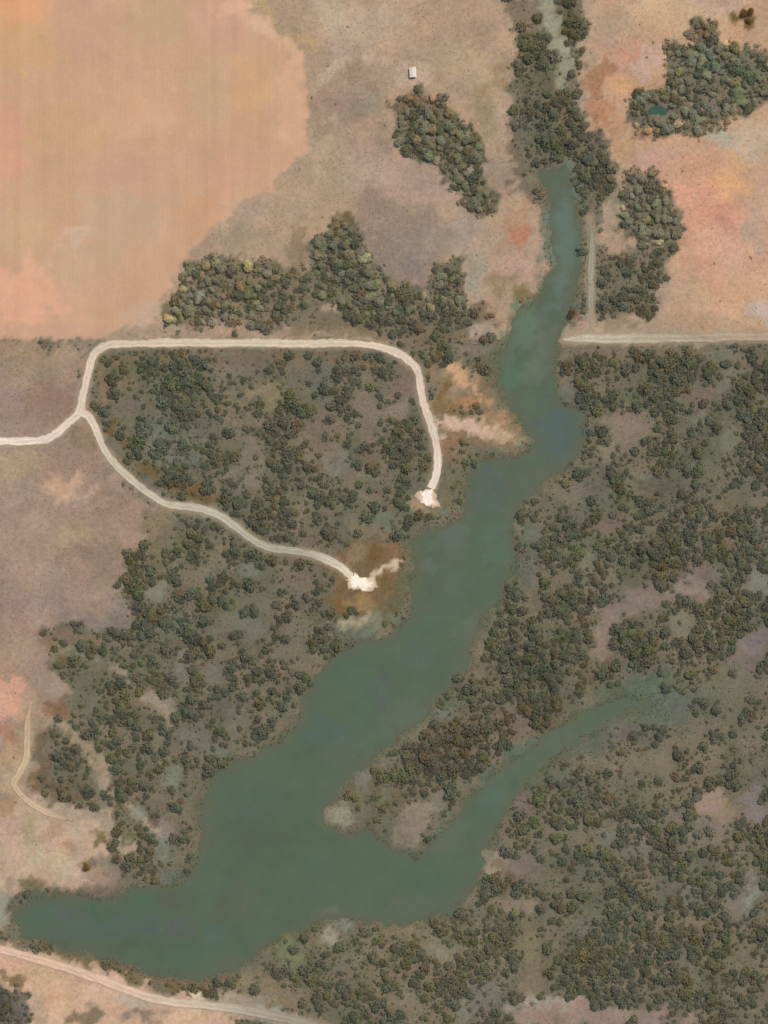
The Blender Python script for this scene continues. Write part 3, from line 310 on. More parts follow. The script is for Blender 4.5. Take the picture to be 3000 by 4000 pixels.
def rows(m):
    t = m.node_tree; b = t.nodes['Principled BSDF']; src = b.inputs['Base Color'].links[0].from_socket
    geo = N(t, 'ShaderNodeNewGeometry'); ns = N(t, 'ShaderNodeTexNoise'); ns.inputs['Scale'].default_value = .02; ns.inputs['Detail'].default_value = 2
    t.links.new(geo.outputs['Position'], ns.inputs['Vector'])
    sx_ = N(t, 'ShaderNodeSeparateXYZ'); t.links.new(geo.outputs['Position'], sx_.inputs[0])
    def M(op, a_, b_=0.0, c_=0.0):
        n = N(t, 'ShaderNodeMath', operation=op)
        for i_, q in enumerate((a_, b_, c_)):
            if isinstance(q, (int, float)): n.inputs[i_].default_value = q
            else: t.links.new(q, n.inputs[i_])
        return n.outputs[0]
    x = M('MULTIPLY_ADD', ns.outputs['Fac'], 5.0, sx_.outputs[0])
    row = M('MULTIPLY_ADD', M('SINE', M('MULTIPLY', x, 6.283 / 3.2)), .009, 1.0)
    f = M('FRACT', M('MULTIPLY', x, 1 / 21.0)); tram = M('LESS_THAN', M('ABSOLUTE', M('SUBTRACT', M('ABSOLUTE', M('SUBTRACT', f, .5)), .045)), .017)
    fac = M('MULTIPLY', row, M('MULTIPLY_ADD', tram, -.025, 1.0))
    vm = N(t, 'ShaderNodeVectorMath', operation='SCALE'); t.links.new(src, vm.inputs[0]); t.links.new(fac, vm.inputs['Scale']); t.links.new(vm.outputs[0], b.inputs['Base Color'])
rows(M_FIELD)
M_ROAD = ground_mat('graded_gravel', 'soil', amp=0.09, fine=0.7, bump=.5)
M_LEAF = leaf_mat('bush_leaves', 'tint')
M_LEAF1 = leaf_mat('tree_leaves')
m, t, b = mat('bark'); b.inputs['Base Color'].default_value = (0.11, 0.08, 0.055, 1); M_BARK = m

# ------------------------------------------------------------------ mesh helpers
def tag(o, label=None, cat=None, group=None, kind=None):
    if label: o['label'] = label
    if cat: o['category'] = cat
    if group: o['group'] = group
    if kind: o['kind'] = kind
    return o
def raw_mesh(name, V, F, k, colors=None, attr='soil'):
    """V (n,3); F (m,k) all faces with k corners"""
    me = bpy.data.meshes.new(name)
    V = np.asarray(V, np.float32); F = np.asarray(F, np.int32)
    me.vertices.add(len(V)); me.vertices.foreach_set('co', V.ravel())
    me.loops.add(F.size); me.loops.foreach_set('vertex_index', F.ravel())
    me.polygons.add(len(F)); me.polygons.foreach_set('loop_start', np.arange(len(F), dtype=np.int32) * k)
    if colors is not None:
        ca = me.color_attributes.new(attr, 'FLOAT_COLOR', 'POINT')
        ca.data.foreach_set('color', np.c_[colors, np.ones(len(colors))].astype(np.float32).ravel())
    me.update(calc_edges=True); me.validate()
    return me
def link(name, me, material, parent=None):
    o = bpy.data.objects.new(name, me); col.objects.link(o)
    if material and not me.materials: me.materials.append(material)
    o.parent = parent
    return o

# ------------------------------------------------------------------ the land
def axis(half, step):
    a_ = list(np.arange(-half, half + 0.1, step)); s = step; p = a_[-1]; out = []
    while p < 16000: s *= 1.35; p += s; out.append(p)
    return np.array([-q for q in out[::-1]] + a_ + out)
gx, gy = axis(330, 2.0), axis(430, 2.0)
GX, GY = np.meshgrid(gx, gy); nx, ny = len(gx), len(gy)
VX, VY = GX.ravel(), GY.ravel()
VZ = height(VX, VY)
TC, TD = paint(VX, VY)
LIFT = 0.36
def ground_colour(C, D, x, y):
    g = C * (1 + LIFT * np.clip(D, 0, 1))[:, None]
    u = x / S; v = y / S; k = smooth((D - .08) / .3) * np.clip(.38 + .7 * fbm(u / 5, v / 5, 901, 3), 0, .7)
    dry = lin((130, 115, 97)) * (1 + .25 * fbm(u / 2, v / 2, 903, 4))[:, None]
    return g + (dry - g) * k[:, None]
DG = TD.copy()
for q in (COP_OBLONG, COP_NE, COP_EAST, COP_WEST, COP_MID):
    DG = np.maximum(DG, .7 * smooth(.5 - (sdist_poly(VX / S + 60, 80 - VY / S, q) + 1.2 * fbm(VX / 8, VY / 8, 905, 4)) / 1.6))
GC = ground_colour(TC, DG, VX, VY)
sh_ = shore(VX, VY)
mud = smooth(1 - (sh_ - 1) / np.maximum(1.2, 4 + 12 * fbm(VX / 18, VY / 18, 909, 3)))
GC = GC + (lin((100, 92, 70)) - GC) * (.5 * mud)[:, None]
inf = sdist_poly(VX / S + 60, 80 - VY / S, FIELD) < 0
streak = noise(VX / 5.5, VY / 190.0, 51) * 0.018 + noise(VX / 2.1, VY / 120.0, 53) * 0.022 + .05 * fbm(VX / 14, VY / 22, 55, 5)
GC = GC * np.where(inf, 1 + streak, 1)[:, None]
ii, jj = np.meshgrid(np.arange(nx - 1), np.arange(ny - 1)); q0 = (jj * nx + ii).ravel()
FQ = np.c_[q0, q0 + 1, q0 + nx + 1, q0 + nx]
cu = VX[FQ].mean(1) / S + 60; cv = 80 - VY[FQ].mean(1) / S
cls = np.zeros(len(FQ), int)
cls[sdist_poly(cu, cv, FIELD) < 0] = 1
def submesh(name, sel, m):
    f = FQ[sel]; idx = np.unique(f); mp = np.zeros(len(VX), np.int64); mp[idx] = np.arange(len(idx))
    me = raw_mesh(name, np.c_[VX, VY, VZ][idx], mp[f], 4, GC[idx])
    return link(name, me, m)
tag(submesh('ground', cls == 0, M_LAND), 'dry tan and olive savanna ground spreading under the bush', 'ground', kind='structure')
tag(submesh('field', cls == 1, M_FIELD), 'bare orange field with rounded eastern edge in the top left corner', 'field', kind='structure')
def water_mat(name):
    m, t, b = mat(name); b.inputs['Roughness'].default_value = 0.18; b.inputs['Specular IOR Level'].default_value = 0.5
    geo = N(t, 'ShaderNodeNewGeometry'); n = N(t, 'ShaderNodeTexNoise'); n.inputs['Scale'].default_value = 0.35; n.inputs['Detail'].default_value = 4
    t.links.new(geo.outputs['Position'], n.inputs['Vector'])
    bp = N(t, 'ShaderNodeBump'); bp.inputs['Strength'].default_value = 0.35; bp.inputs['Distance'].default_value = .4; t.links.new(n.outputs['Fac'], bp.inputs['Height']); t.links.new(bp.outputs[0], b.inputs['Normal'])
    at = N(t, 'ShaderNodeAttribute', attribute_name='silt')
    n2 = N(t, 'ShaderNodeTexNoise'); n2.inputs['Scale'].default_value = 0.03; n2.inputs['Detail'].default_value = 7; n2.inputs['Distortion'].default_value = 1.2; t.links.new(geo.outputs['Position'], n2.inputs['Vector'])
    mr = N(t, 'ShaderNodeMapRange'); mr.inputs['To Min'].default_value = 0.88; mr.inputs['To Max'].default_value = 1.06; t.links.new(n2.outputs['Fac'], mr.inputs[0])
    vm = N(t, 'ShaderNodeVectorMath', operation='SCALE'); t.links.new(at.outputs['Color'], vm.inputs[0]); t.links.new(mr.outputs[0], vm.inputs['Scale']); t.links.new(vm.outputs[0], b.inputs['Base Color'])
    return m
M_WATER = water_mat('murky_water')
# the river: a flat sheet reaching under its banks; silt and algae tint it
SH = shore(VX, VY); fs = SH[FQ].min(1) < 5
f = FQ[fs]; idx = np.unique(f); mp = np.zeros(len(VX), np.int64); mp[idx] = np.arange(len(idx))
wc = paint(VX[idx], VY[idx], meadow_patches)[0]; lum = wc.mean(1, keepdims=True); tgt = lin((90, 102, 80))
inside = smooth((2 - SH[idx]) / 8)[:, None]
wc = tgt * (1 - .6 * inside) + wc * .6 * inside
br = smooth((SH[idx] + 9 + 5 * fbm(VX[idx] / 12, VY[idx] / 12, 907, 3)) / 9)[:, None]; wc = wc + (lin((104, 102, 78)) - wc) * br * .4
me = raw_mesh('river', np.c_[VX[idx], VY[idx], np.full(len(idx), ZW)], mp[f], 4, wc, 'silt')
tag(link('river', me, M_WATER), 'still murky green river winding from upper right to lower left with a side arm', 'river', kind='structure')
def water(name, poly, z, c, label):
    d = np.array(poly, float); cen = d.mean(0); d = cen + (d - cen) * 1.5; n = len(d)
    me = raw_mesh(name, np.c_[X(d[:, 0]), Y(d[:, 1]), np.full(n, z)], np.arange(n)[::-1][None], n, np.tile(c, (n, 1)), 'silt')
    return tag(link(name, me, M_WATER), label, 'pond', kind='structure')
water('pond', POND, ZP, lin((64, 88, 74)), 'small dark teal pond hemmed in by the copse at the upper right')
# ------------------------------------------------------------------ roads and pads
def catmull(pts, step=1.0):
    p = [np.array(q, float) for q in pts]; p = [2 * p[0] - p[1]] + p + [2 * p[-1] - p[-2]]; out = []
    for i in range(1, len(p) - 2):
        n = max(2, int(np.hypot(*(p[i + 1] - p[i])) * S / step))
        for k in range(n):
            s = k / n
            out.append(0.5 * ((2 * p[i]) + (-p[i - 1] + p[i + 1]) * s + (2 * p[i - 1] - 5 * p[i] + 4 * p[i + 1] - p[i + 2]) * s * s + (-p[i - 1] + 3 * p[i] - 3 * p[i + 1] + p[i + 2]) * s ** 3))
    out.append(p[-2]); return np.array(out)
ROAD_XY = []
def road(name, pts, width, cols, label, seed, lift=0.10):
    """cols: list of (fraction along, colour); a crowned running surface, darker ruts worn in, loose verges"""
    q = catmull(pts); x, y = X(q[:, 0]), Y(q[:, 1])
    tx, ty = np.gradient(x), np.gradient(y); l = np.hypot(tx, ty); nxv, nyv = -ty / l, tx / l
    s = np.concatenate([[0], np.cumsum(np.hypot(np.diff(x), np.diff(y)))])
    prof = [-.5, -.44, -.36, -.28, -.2, -.12, -.04, .04, .12, .2, .28, .36, .44, .5]
    zp = [-.25, .12, .18, .08, .06, .10, .16, .16, .10, .06, .08, .18, .12, -.25]
    sh = [.55, .8, .95, 1.02, 1.05, 1.0, .93, .92, .99, 1.05, 1.02, .95, .8, .55]
    tap = np.ones_like(s)
    if name == 'track': tap = .25 + .75 * smooth(np.minimum(s, s[-1] - s) / 22.0)
    V, Cc = [], []
    fr = np.array([c[0] for c in cols]); cc = np.array([lin(c[1]) for c in cols]) * (np.array([1.1, 1.1, 1.06]) if name == 'dirt_road' else 1.0)
    base = np.stack([np.interp(s / s[-1], fr, cc[:, k]) for k in range(3)], 1)
    for j, (pp, z_, sv) in enumerate(zip(prof, zp, sh)):
        off = pp * width * tap * (1 + .16 * fbm(s / 24.0, np.full_like(s, .5), seed + 4)) + (0.75 * fbm(s / 3.2, np.full_like(s, 9.0 * (j > 6)), seed) + 0.5 * noise(s / 19.0, np.full_like(s, 3.3 + (j > 6)), seed + 1)) * (1.2 if abs(pp) > .4 else .6)
        vx, vy = x + nxv * off, y + nyv * off
        V.append(np.c_[vx, vy, height(vx, vy) + (lift + z_ if z_ < 0 else (lift + z_) * (.35 + .65 * tap))])
        Cc.append(base * (sv * (1 + 0.2 * fbm(s / 5.0, np.full_like(s, j * .7), seed + 2)))[:, None])
    n = len(x); k = len(prof)
    V = np.concatenate(V); Cc = np.concatenate(Cc)
    a_, b_ = np.meshgrid(np.arange(n - 1), np.arange(k - 1)); i0 = (b_ * n + a_).ravel()
    F = np.c_[i0, i0 + 1, i0 + n + 1, i0 + n]
    o = link(name, raw_mesh(name, V, F, 4, Cc), M_ROAD)
    ROAD_XY.append((q, width / S / 2))
    return tag(o, label, 'dirt road', kind='structure')
JUNC = (12.4, 64.4)
ROADS_AT = len(ROAD_XY)
road('dirt_road', [(-30, 69.2), (-5, 69), (3, 69), (7, 68.7), (9, 67.6), (10.6, 66), JUNC, (13.0, 61.8), (13.7, 58.6), (14.3, 56.4), (15.3, 54.8), (17.4, 53.9), (22, 53.7), (30, 53.6), (40, 53.6), (50, 53.7), (57, 53.8), (60.4, 54.5), (63.2, 55.9), (65, 57.6), (65.6, 60), (66, 62.6), (67.2, 66.2), (68.1, 69.2), (68.4, 72.2), (68, 74.6), (67.4, 76.3)], 6.6,
     [(0, (222, 200, 186)), (.22, (232, 212, 200)), (.27, (226, 204, 192)), (.36, (214, 192, 176)), (.5, (205, 186, 166)), (.7, (208, 190, 168)), (.8, (214, 194, 176)), (.92, (206, 186, 172)), (1, (228, 210, 194))], 'pale dirt road running along the straight boundary and curving down to the upper pad', 71)
road('dirt_road', [JUNC, (13.9, 65.2), (14.9, 66.8), (16.3, 70.2), (18.2, 72.8), (20.6, 75), (23.2, 77), (26.2, 78.8), (30.6, 79.4), (34, 80.5), (36.6, 82.1), (39, 84), (41.6, 85.4), (44.8, 86), (48, 86.5), (50.8, 87.4), (53.2, 88.6), (54.9, 90.1)], 6.2,
     [(0, (220, 200, 182)), (.15, (196, 182, 162)), (.45, (188, 178, 158)), (.6, (180, 172, 156)), (.72, (168, 162, 146)), (.85, (172, 162, 146)), (1, (220, 204, 184))], 'greyer dirt road branching off downhill to the lower pad', 81, 0.14)
road('track', [(88, 53.0), (92, 52.9), (100, 52.9), (106, 52.8), (113, 52.7), (121, 52.6), (140, 52.4)], 8.0,
     [(0, (200, 186, 164)), (.2, (190, 176, 152)), (.4, (180, 160, 136)), (1, (184, 158, 136))], 'straight pale track along the boundary at the right edge', 91)

road('track', [(92.2, 34), (92.5, 38), (92.3, 43), (92.4, 48), (92.2, 51), (91.4, 52.4)], 4.4, [(0, (150, 146, 126)), (.5, (164, 158, 138)), (1, (160, 148, 128))], 'thin grey-green track running down the right bank of the upper river', 141)
road('track', [(5, 109.5), (4.5, 112), (4.3, 115), (4.1, 118.5), (3.0, 120.8), (2.2, 122.4), (3.6, 124.4), (6.2, 126.3), (9, 127.6), (11.5, 128.4)], 5.6, [(0, (196, 164, 138)), (.4, (200, 174, 144)), (1, (206, 176, 150))], 'pale track curving round the left edge above the cream bare patch', 151)
road('track', [(-20, 146.4), (-3, 147.9), (4, 149.4), (10, 151.2), (16, 153.3), (22, 155.4), (27, 156.6), (31, 157), (36, 157.6), (42, 158.6), (48, 160), (54, 162)], 7.6, [(0, (216, 178, 154)), (.5, (218, 184, 162)), (.68, (210, 190, 168)), (.8, (172, 160, 142)), (1, (150, 142, 126))], 'pale pinkish track along the bank in the bottom left corner', 161)
def pad(name, outline, top, c_top, label, seed):
    """low gravel platform with sloping sides and an uneven top"""
    P0 = np.array(outline, float); d = []
    for i in range(len(P0)):
        p, q = P0[i], P0[(i + 1) % len(P0)]
        for k in range(6): d.append(p + (q - p) * k / 6)
    d = np.array(d); cen = d.mean(0); n = len(d)
    V, Cc = [], []
    rings = [(1.42, -.12, .42), (1.2, top * .4, .6), (1.0, top, .82), (.8, top + .03, .98), (.55, top, 1.02), (.3, top + .04, .96), (.08, top, 1.0)]
    zc = float(height(X(d[:, 0]), Y(d[:, 1])).mean())
    for k, (sc, z_, sv) in enumerate(rings):
        r = cen + (d - cen) * sc + 1.0 * (sc > .5) * sc * np.c_[fbm(d[:, 0] * 1.4, d[:, 1] * 1.4, seed + k // 2), fbm(d[:, 0] * 1.4, d[:, 1] * 1.4, seed + 5 + k // 2)]
        x, y = X(r[:, 0]), Y(r[:, 1]); hz = height(x, y)
        V.append(np.c_[x, y, (hz + z_) if k == 0 else hz * .3 + zc * .7 + z_ + .06 * noise(x / 2, y / 2, seed)])
        Cc.append(np.tile(lin(c_top), (n, 1)) * (sv * (1 + .16 * fbm(x / 3, y / 3, seed + 9)))[:, None] * np.array([1, 1 - .14 * (sc > .9), 1 - .3 * (sc > .9)]))
    V = np.concatenate(V); Cc = np.concatenate(Cc); F = []
    for k in range(len(rings) - 1):
        for i in range(n):
            j = (i + 1) % n; F.append((k * n + i, k * n + j, (k + 1) * n + j, (k + 1) * n + i))
    k = (len(rings) - 1) * n
    V = np.r_[V, [[X(cen[0]), Y(cen[1]), zc + top]]]; Cc = np.r_[Cc, [lin(c_top)]]
    F += [(k + i, k + (i + 1) % n, len(V) - 1, len(V) - 1) for i in range(n)]
    me = bpy.data.meshes.new(name); me.from_pydata(V.tolist(), [], [f[:3] if f[2] == f[3] else f for f in F])
    ca = me.color_attributes.new('soil', 'FLOAT_COLOR', 'POINT'); ca.data.foreach_set('color', np.c_[Cc, np.ones(len(Cc))].astype(np.float32).ravel()); me.update()
    return tag(link(name, me, M_ROAD), label, 'gravel pad', kind='structure')
pad('gravel_pad', [(66.9 + (a_ - 66.9) * .82, 77.5 + (b_ - 77.5) * .82) for a_, b_ in [(65.5, 76.8), (66.4, 76.2), (67.8, 76.4), (68.1, 77.8), (68.0, 78.7), (66.6, 78.9), (65.6, 78.5)]], .3, (254, 238, 224), 'bright white gravel pad at the end of the upper road', 101)
pad('gravel_pad', [(54.6, 89.8), (55.7, 89.5), (56.8, 90.5), (58.1, 90.9), (58.2, 91.8), (56.8, 92.1), (55.1, 92), (54.6, 91.1)], .3, (255, 241, 224), 'bright white gravel pad at the end of the lower road', 121)

# dust thrown off the roads onto the ground beside them
for o in [q for q in col.objects if q.name in ('ground', 'field')]:
    me = o.data; n = len(me.vertices); co = np.empty(n * 3, np.float32); me.vertices.foreach_get('co', co); co = co.reshape(-1, 3).astype(float)
    ca = me.color_attributes['soil']; cc = np.empty(n * 4, np.float32); ca.data.foreach_get('color', cc); cc = cc.reshape(-1, 4)
    ix = np.nonzero((np.abs(co[:, 0]) < 335) & (np.abs(co[:, 1]) < 435))[0]; u, v = co[ix, 0] / S + 60, 80 - co[ix, 1] / S
    for q, hw in ROAD_XY:
        d = (sdist_line(u, v, q[::4]) - hw) * S + 2.6 * fbm(u * 1.1, v * 1.1, 915, 4)
        k = .55 * smooth((3.2 - d) / 4.0)
        cc[ix, :3] += (lin((176, 152, 124)) - cc[ix, :3]) * k[:, None]
    ca.data.foreach_set('color', cc.ravel())
# ------------------------------------------------------------------ trees
def crown(seed, nleaf, r=1.0, hz=0.62, leaf=0.2, tri=False):
    """leaf clumps spread through the lobes of an uneven crown of unit radius, its foot near z = 0"""
    g = np.random.default_rng(seed)
    nl = g.integers(5, 8); ang = g.uniform(0, 6.283, nl); rad = g.uniform(.25, .62, nl) * r
    L_ = np.c_[np.cos(ang) * rad, np.sin(ang) * rad, g.uniform(.75, 1.25, nl) * hz]
    LR = g.uniform(.4, .66, nl) * r
    L_ = np.r_[L_, [[0, 0, 1.25 * hz]]]; LR = np.r_[LR, .5]
    k = g.choice(len(L_), nleaf, p=LR ** 2 / (LR ** 2).sum())
    d = g.normal(size=(nleaf, 3)); d[:, 2] = np.abs(d[:, 2]) * .9 - .15; d /= np.linalg.norm(d, axis=1)[:, None]
    c = L_[k] + d * (LR[k] * g.uniform(.55, 1.05, nleaf) ** .6)[:, None] * np.array([1, 1, .72])
    nrm = d + g.normal(size=(nleaf, 3)) * .55 + np.array([0, 0, .35]); nrm /= np.linalg.norm(nrm, axis=1)[:, None]
    t1 = np.cross(nrm, g.normal(size=(nleaf, 3))); t1 /= np.linalg.norm(t1, axis=1)[:, None]; t2 = np.cross(nrm, t1)
    s = leaf * g.uniform(.6, 1.35, nleaf)[:, None]
    if tri: V = np.stack([c + t1 * s * 1.25, c - t1 * s * .7 + t2 * s, c - t1 * s * .7 - t2 * s], 1)
    else: V = np.stack([c + t1 * s, c + t2 * s * .75, c - t1 * s, c - t2 * s * .75], 1)
    kk = V.shape[1]
    return V.reshape(-1, 3), np.arange(nleaf * kk).reshape(-1, kk), kk
def trunk_mesh(name, seed, hz=0.62):
    g = np.random.default_rng(seed); V, F = [], []
    def limb(p, q, r0, r1):
        p, q = np.array(p), np.array(q); d = q - p; a_ = np.cross(d, [.3, .8, .1]); a_ /= np.linalg.norm(a_); b_ = np.cross(d, a_); b_ /= np.linalg.norm(b_)
        b0 = len(V)
        for c, r in ((p, r0), (q, r1)):
            for k in range(6): V.append(c + (a_ * math.cos(k * 1.0472) + b_ * math.sin(k * 1.0472)) * r)
        for k in range(6): F.append((b0 + k, b0 + (k + 1) % 6, b0 + 6 + (k + 1) % 6, b0 + 6 + k))
    top = np.array([g.normal() * .05, g.normal() * .05, hz * .62]); limb((0, 0, -.08), top, .085, .06)
    for k in range(5):
        a_ = k * 1.257 + g.uniform(-.3, .3); limb(top, top + np.array([math.cos(a_) * .42, math.sin(a_) * .42, hz * g.uniform(.4, .7)]), .045, .014)
    limb(top, top + np.array([0, 0, hz * .7]), .05, .014)
    return raw_mesh(name, np.array(V), np.array(F), 4)
NV = 8
CROWNS = []; TRUNKS = []
for k in range(NV):
    V, F, kk = crown(200 + k, 900, leaf=.085); CROWNS.append(raw_mesh('crown', V, F, kk, np.repeat(np.random.default_rng(k).uniform(.72, 1.28, (len(F), 1)), kk, 0).repeat(3, 1), 'tone')); CROWNS[-1].materials.append(M_LEAF1)
    TRUNKS.append(trunk_mesh('trunk', 300 + k)); TRUNKS[-1].materials.append(M_BARK)
def tree(name, x, y, r, tint, label, cat='tree', group=None, squash=1.0):
    k = random.randrange(NV)
    o = bpy.data.objects.new(name, None); col.objects.link(o); o.empty_display_size = .5
    o.location = (x, y, hgt(x, y)); o.rotation_euler = (0, 0, random.uniform(0, 6.28)); o.scale = (r, r * random.uniform(.85, 1.1), r * squash * random.uniform(.9, 1.15))
    tag(o, label, cat, group)
    t_ = bpy.data.objects.new('trunk', TRUNKS[k]); col.objects.link(t_); t_.parent = o
    c = bpy.data.objects.new('crown', CROWNS[k]); col.objects.link(c); c.parent = o; c.color = (*tint, 1)
    return o

def on_road(u, v, margin):
    m = np.zeros(len(u), bool)
    for q, hw in ROAD_XY: m |= sdist_line(u, v, q[::2]) < hw + margin
    m |= sdist_poly(u, v, [(64.8, 75.6), (68.8, 75.6), (68.8, 79.6), (64.8, 79.6)]) < margin
    m |= sdist_poly(u, v, [(53.4, 88.8), (59.5, 90), (59.5, 93.4), (53.4, 93.4)]) < margin
    m |= sdist_poly(u, v, POND) < margin * .6
    m |= shore(X(u), Y(v)) < 1.0 + margin * 2
    return m
def scatter(spacing, x0=-325, x1=325, y0=-425, y1=425):
    a_, b_ = np.meshgrid(np.arange(x0, x1, spacing), np.arange(y0, y1, spacing))
    a_ = a_.ravel() + rng.uniform(-.48, .48, a_.size) * spacing; b_ = b_.ravel() + rng.uniform(-.48, .48, b_.size) * spacing
    return a_, b_
TINT = 1.8
def tint_of(C, n):
    """leaf colour of the kind of bush that grows there, each plant a little different"""
    lum = C.mean(1, keepdims=True)
    g = C * (lum.mean() / lum) ** .5
    g = g + (g.mean(1, keepdims=True) * np.array([1.13, 1.13, .72]) - g) * .55
    k = rng.uniform(.88, 1.14, (n, 1)); hue = rng.normal(0, .03, (n, 3))
    kind = rng.uniform(size=(n, 1))
    k = k * np.where(kind < .13, [1.16, 1.0, .9], np.where(kind < .25, [1.08, 1.1, .9], np.where(kind < .33, [1.1, 1.08, 1.1], [.97, .99, 1.03])))
    return np.clip(g * TINT * k * (1 + hue), .01, .6)

def place(lab, u, v, poly):
    q = np.array(poly); a_ = (v - q[:, 1].min()) / np.ptp(q[:, 1]); b_ = (u - q[:, 0].min()) / np.ptp(q[:, 0])
    k = ('upper', 'middle', 'lower')[min(2, int(a_ * 3))] + ' ' + ('left', 'centre', 'right')[min(2, max(0, int(b_ * 3)))]
    return lab.replace('tree in', 'tree at the %s of' % {'middle centre': 'heart'}.get(k, k), 1)
# trees of the five copses that stand in the open
COPSES = [(COP_OBLONG, 'dark green tree in the oblong copse below the small pale hut', 'trees of the oblong copse'),
          (COP_NE, 'grey-green tree in the large copse beside the teal pond', 'trees of the copse beside the pond'),
          (COP_EAST, 'tree in the rounded copse on salmon ground at the right', 'trees of the rounded copse on salmon ground'),
          (COP_WEST, 'tree in the copse between the orange field and the straight road', 'trees of the copse beside the orange field'),
          (COP_MID, 'tree in the copse above the middle of the straight road', 'trees of the copse above the straight road')]
px, py = scatter(7.0)
pu, pv = px / S + 60, 80 - py / S
free = ~on_road(pu, pv, .55)
count = 0
for poly, lab, grp in COPSES:
    s = np.nonzero((sdist_poly(pu + .4 * noise(pu / 2, pv / 2, 77), pv, poly) < -.25) & free & (rng.uniform(size=len(pu)) < .9) & (pu < 122))[0]
    C, _ = paint(px[s], py[s]); T = tint_of(C, len(s)) * 1.7
    for i, tt in zip(s, T):
        tree('tree', px[i], py[i], random.choice((2.2, 2.6, 3.0, 3.4, 3.9, 4.6)) * random.uniform(.9, 1.1), tuple(tt), place(lab, pu[i], pv[i], poly), group=grp, squash=.8); count += 1
print('copse trees', count)
# bushes that stand alone
LONE = [(116.0, 2.4, 3.8, (96, 76, 42), 'dark brown bush in the top right corner, left of its neighbours'),
        (117.2, 2.0, 3.4, (100, 78, 44), 'dark brown bush in the top right corner, right of its neighbours'),
        (116.9, 3.4, 3.0, (104, 84, 50), 'dark brown bush in the top right corner, lowest of the three'),
        (13.6, 135.3, 3.6, (112, 90, 52), 'olive-brown bush below the cream bare patch at the lower left'),
        (89.2, 49.0, 4.0, (100, 74, 58), 'reddish brown bush above the left end of the boundary track')]
for u, v, r, c, lab in LONE:
    tree('bush', float(X(u)), float(Y(v)), r, tuple(lin(c) * 1.9), lab, 'bush', squash=.75)

# bushland: too many bushes to count
NB = 10
BV = [crown(500 + k, 44, leaf=.26, tri=True)[0] for k in range(NB)]
BS = [crown(540 + k, 14, leaf=.42, tri=True)[0] for k in range(NB)]
BL = [crown(580 + k, 200, leaf=.15, tri=True)[0] for k in range(NB)]
def bush_layer(spacing, r0, r1, cover, seed):
    x, y = scatter(spacing); C, D = paint(x, y); u, v = x / S + 60, 80 - y / S
    clump = .49 + .85 * fbm(u / 2.6, v / 2.6, seed, 4) + .6 * fbm(u / 7, v / 7, 95, 2)
    edge = shore(x, y); clump = clump * smooth((edge - 1 + 14 * fbm(x / 26, y / 26, 921, 3)) / 8)
    keep = (rng.uniform(size=len(D)) < np.clip((D - .06) * 1.15, 0.004 * (r1 < 2), 1) * cover * np.clip(clump * 1.9, .03, 2.4)) & ~on_road(u, v, .2 + r1 / S * .6)
    for poly, _, _ in COPSES: keep |= (sdist_poly(u, v, poly) < 1.3 * fbm(u, v, 97, 2) + .3) & (rng.uniform(size=len(D)) < (.5 if r1 < 2.6 else .3)) & ~on_road(u, v, .4)
    keep &= sdist_poly(u, v, FIELD) > .5
    n = int(keep.sum()); r = r0 + (r1 - r0) * rng.uniform(size=n) ** 1.6
    return x[keep], y[keep], C[keep], D[keep], u[keep], v[keep], r
LY = [bush_layer(2.8, .6, 1.3, .8, 91), bush_layer(3.8, 1.3, 2.5, 1.0, 93), bush_layer(5.8, 2.5, 5.6, .9, 93)]
bx_, by_, C, D, bu, bv, BR = [np.concatenate([l_[k] for l_ in LY]) for k in range(7)]
print('bushes', [len(l_[0]) for l_ in LY])
BT = tint_of(C, len(bx_)); BZ = height(bx_, by_)
def region(u, v):
    r = np.full(len(u), 3)                                                        # 3 = east
    cr = np.array(CREEK); side = np.interp(v, cr[:, 1][np.argsort(cr[:, 1])], cr[:, 0][np.argsort(cr[:, 1])])
    r[(v > 54) & (u < side)] = 2                                                 # west of the valley
    loop = sdist_poly(u, v, [(12, 64), (14, 55), (17, 54), (58, 54), (65, 57), (68, 70), (66, 80), (58, 89), (50, 87), (40, 85), (30, 79.5), (20, 75)]) < 0
    r[loop] = 1
    r[v < 54] = 0
    r[(v > 112 + (u - 60) * -.05) & (u > 40) & ~loop] = 4
    return r
RG = region(bu, bv)
NAMES = [('bushland', 'olive thicket and scrub along the creek in the upper right'), ('bushland', 'olive bush enclosed by the pale road loop'),
         ('bushland', 'green-brown bush between the lower road and the left edge'), ('bushland', 'dark olive bush right of the valley under the boundary track'), ('bushland', 'mottled bush filling the bottom of the picture')]
for k, (nm, lab) in enumerate(NAMES):
    s = np.nonzero(RG == k)[0]; Vs, Cs = [], []
    var = rng.integers(0, NB, len(s)); ro = rng.uniform(0, 6.283, len(s))
    var = var + NB * np.where(BR[s] < 1.3, 1, np.where(BR[s] > 2.5, 2, 0))
    for b_ in range(3 * NB):
        t_ = s[var == b_]
        if not len(t_): continue
        a_ = ro[var == b_]; B = (BV + BS + BL)[b_]; ca, sa = np.cos(a_)[:, None], np.sin(a_)[:, None]; r = BR[t_][:, None]
        vx = (B[None, :, 0] * ca - B[None, :, 1] * sa) * r + bx_[t_][:, None]; vy = (B[None, :, 0] * sa + B[None, :, 1] * ca) * r + by_[t_][:, None]
        vz = B[None, :, 2] * r * .72 + BZ[t_][:, None] - .12 * r
        Vs.append(np.stack([vx, vy, vz], 2).reshape(-1, 3))
        j = rng.uniform(.85, 1.15, (len(t_), B.shape[0] // 3, 1)).repeat(3, 1)
        Cs.append((BT[t_][:, None, :] * j).reshape(-1, 3))
    V = np.concatenate(Vs); Cc = np.concatenate(Cs)
    tag(link(nm, raw_mesh(nm, V, np.arange(len(V)).reshape(-1, 3), 3, Cc, 'tint'), M_LEAF), lab, 'bushland', kind='stuff')

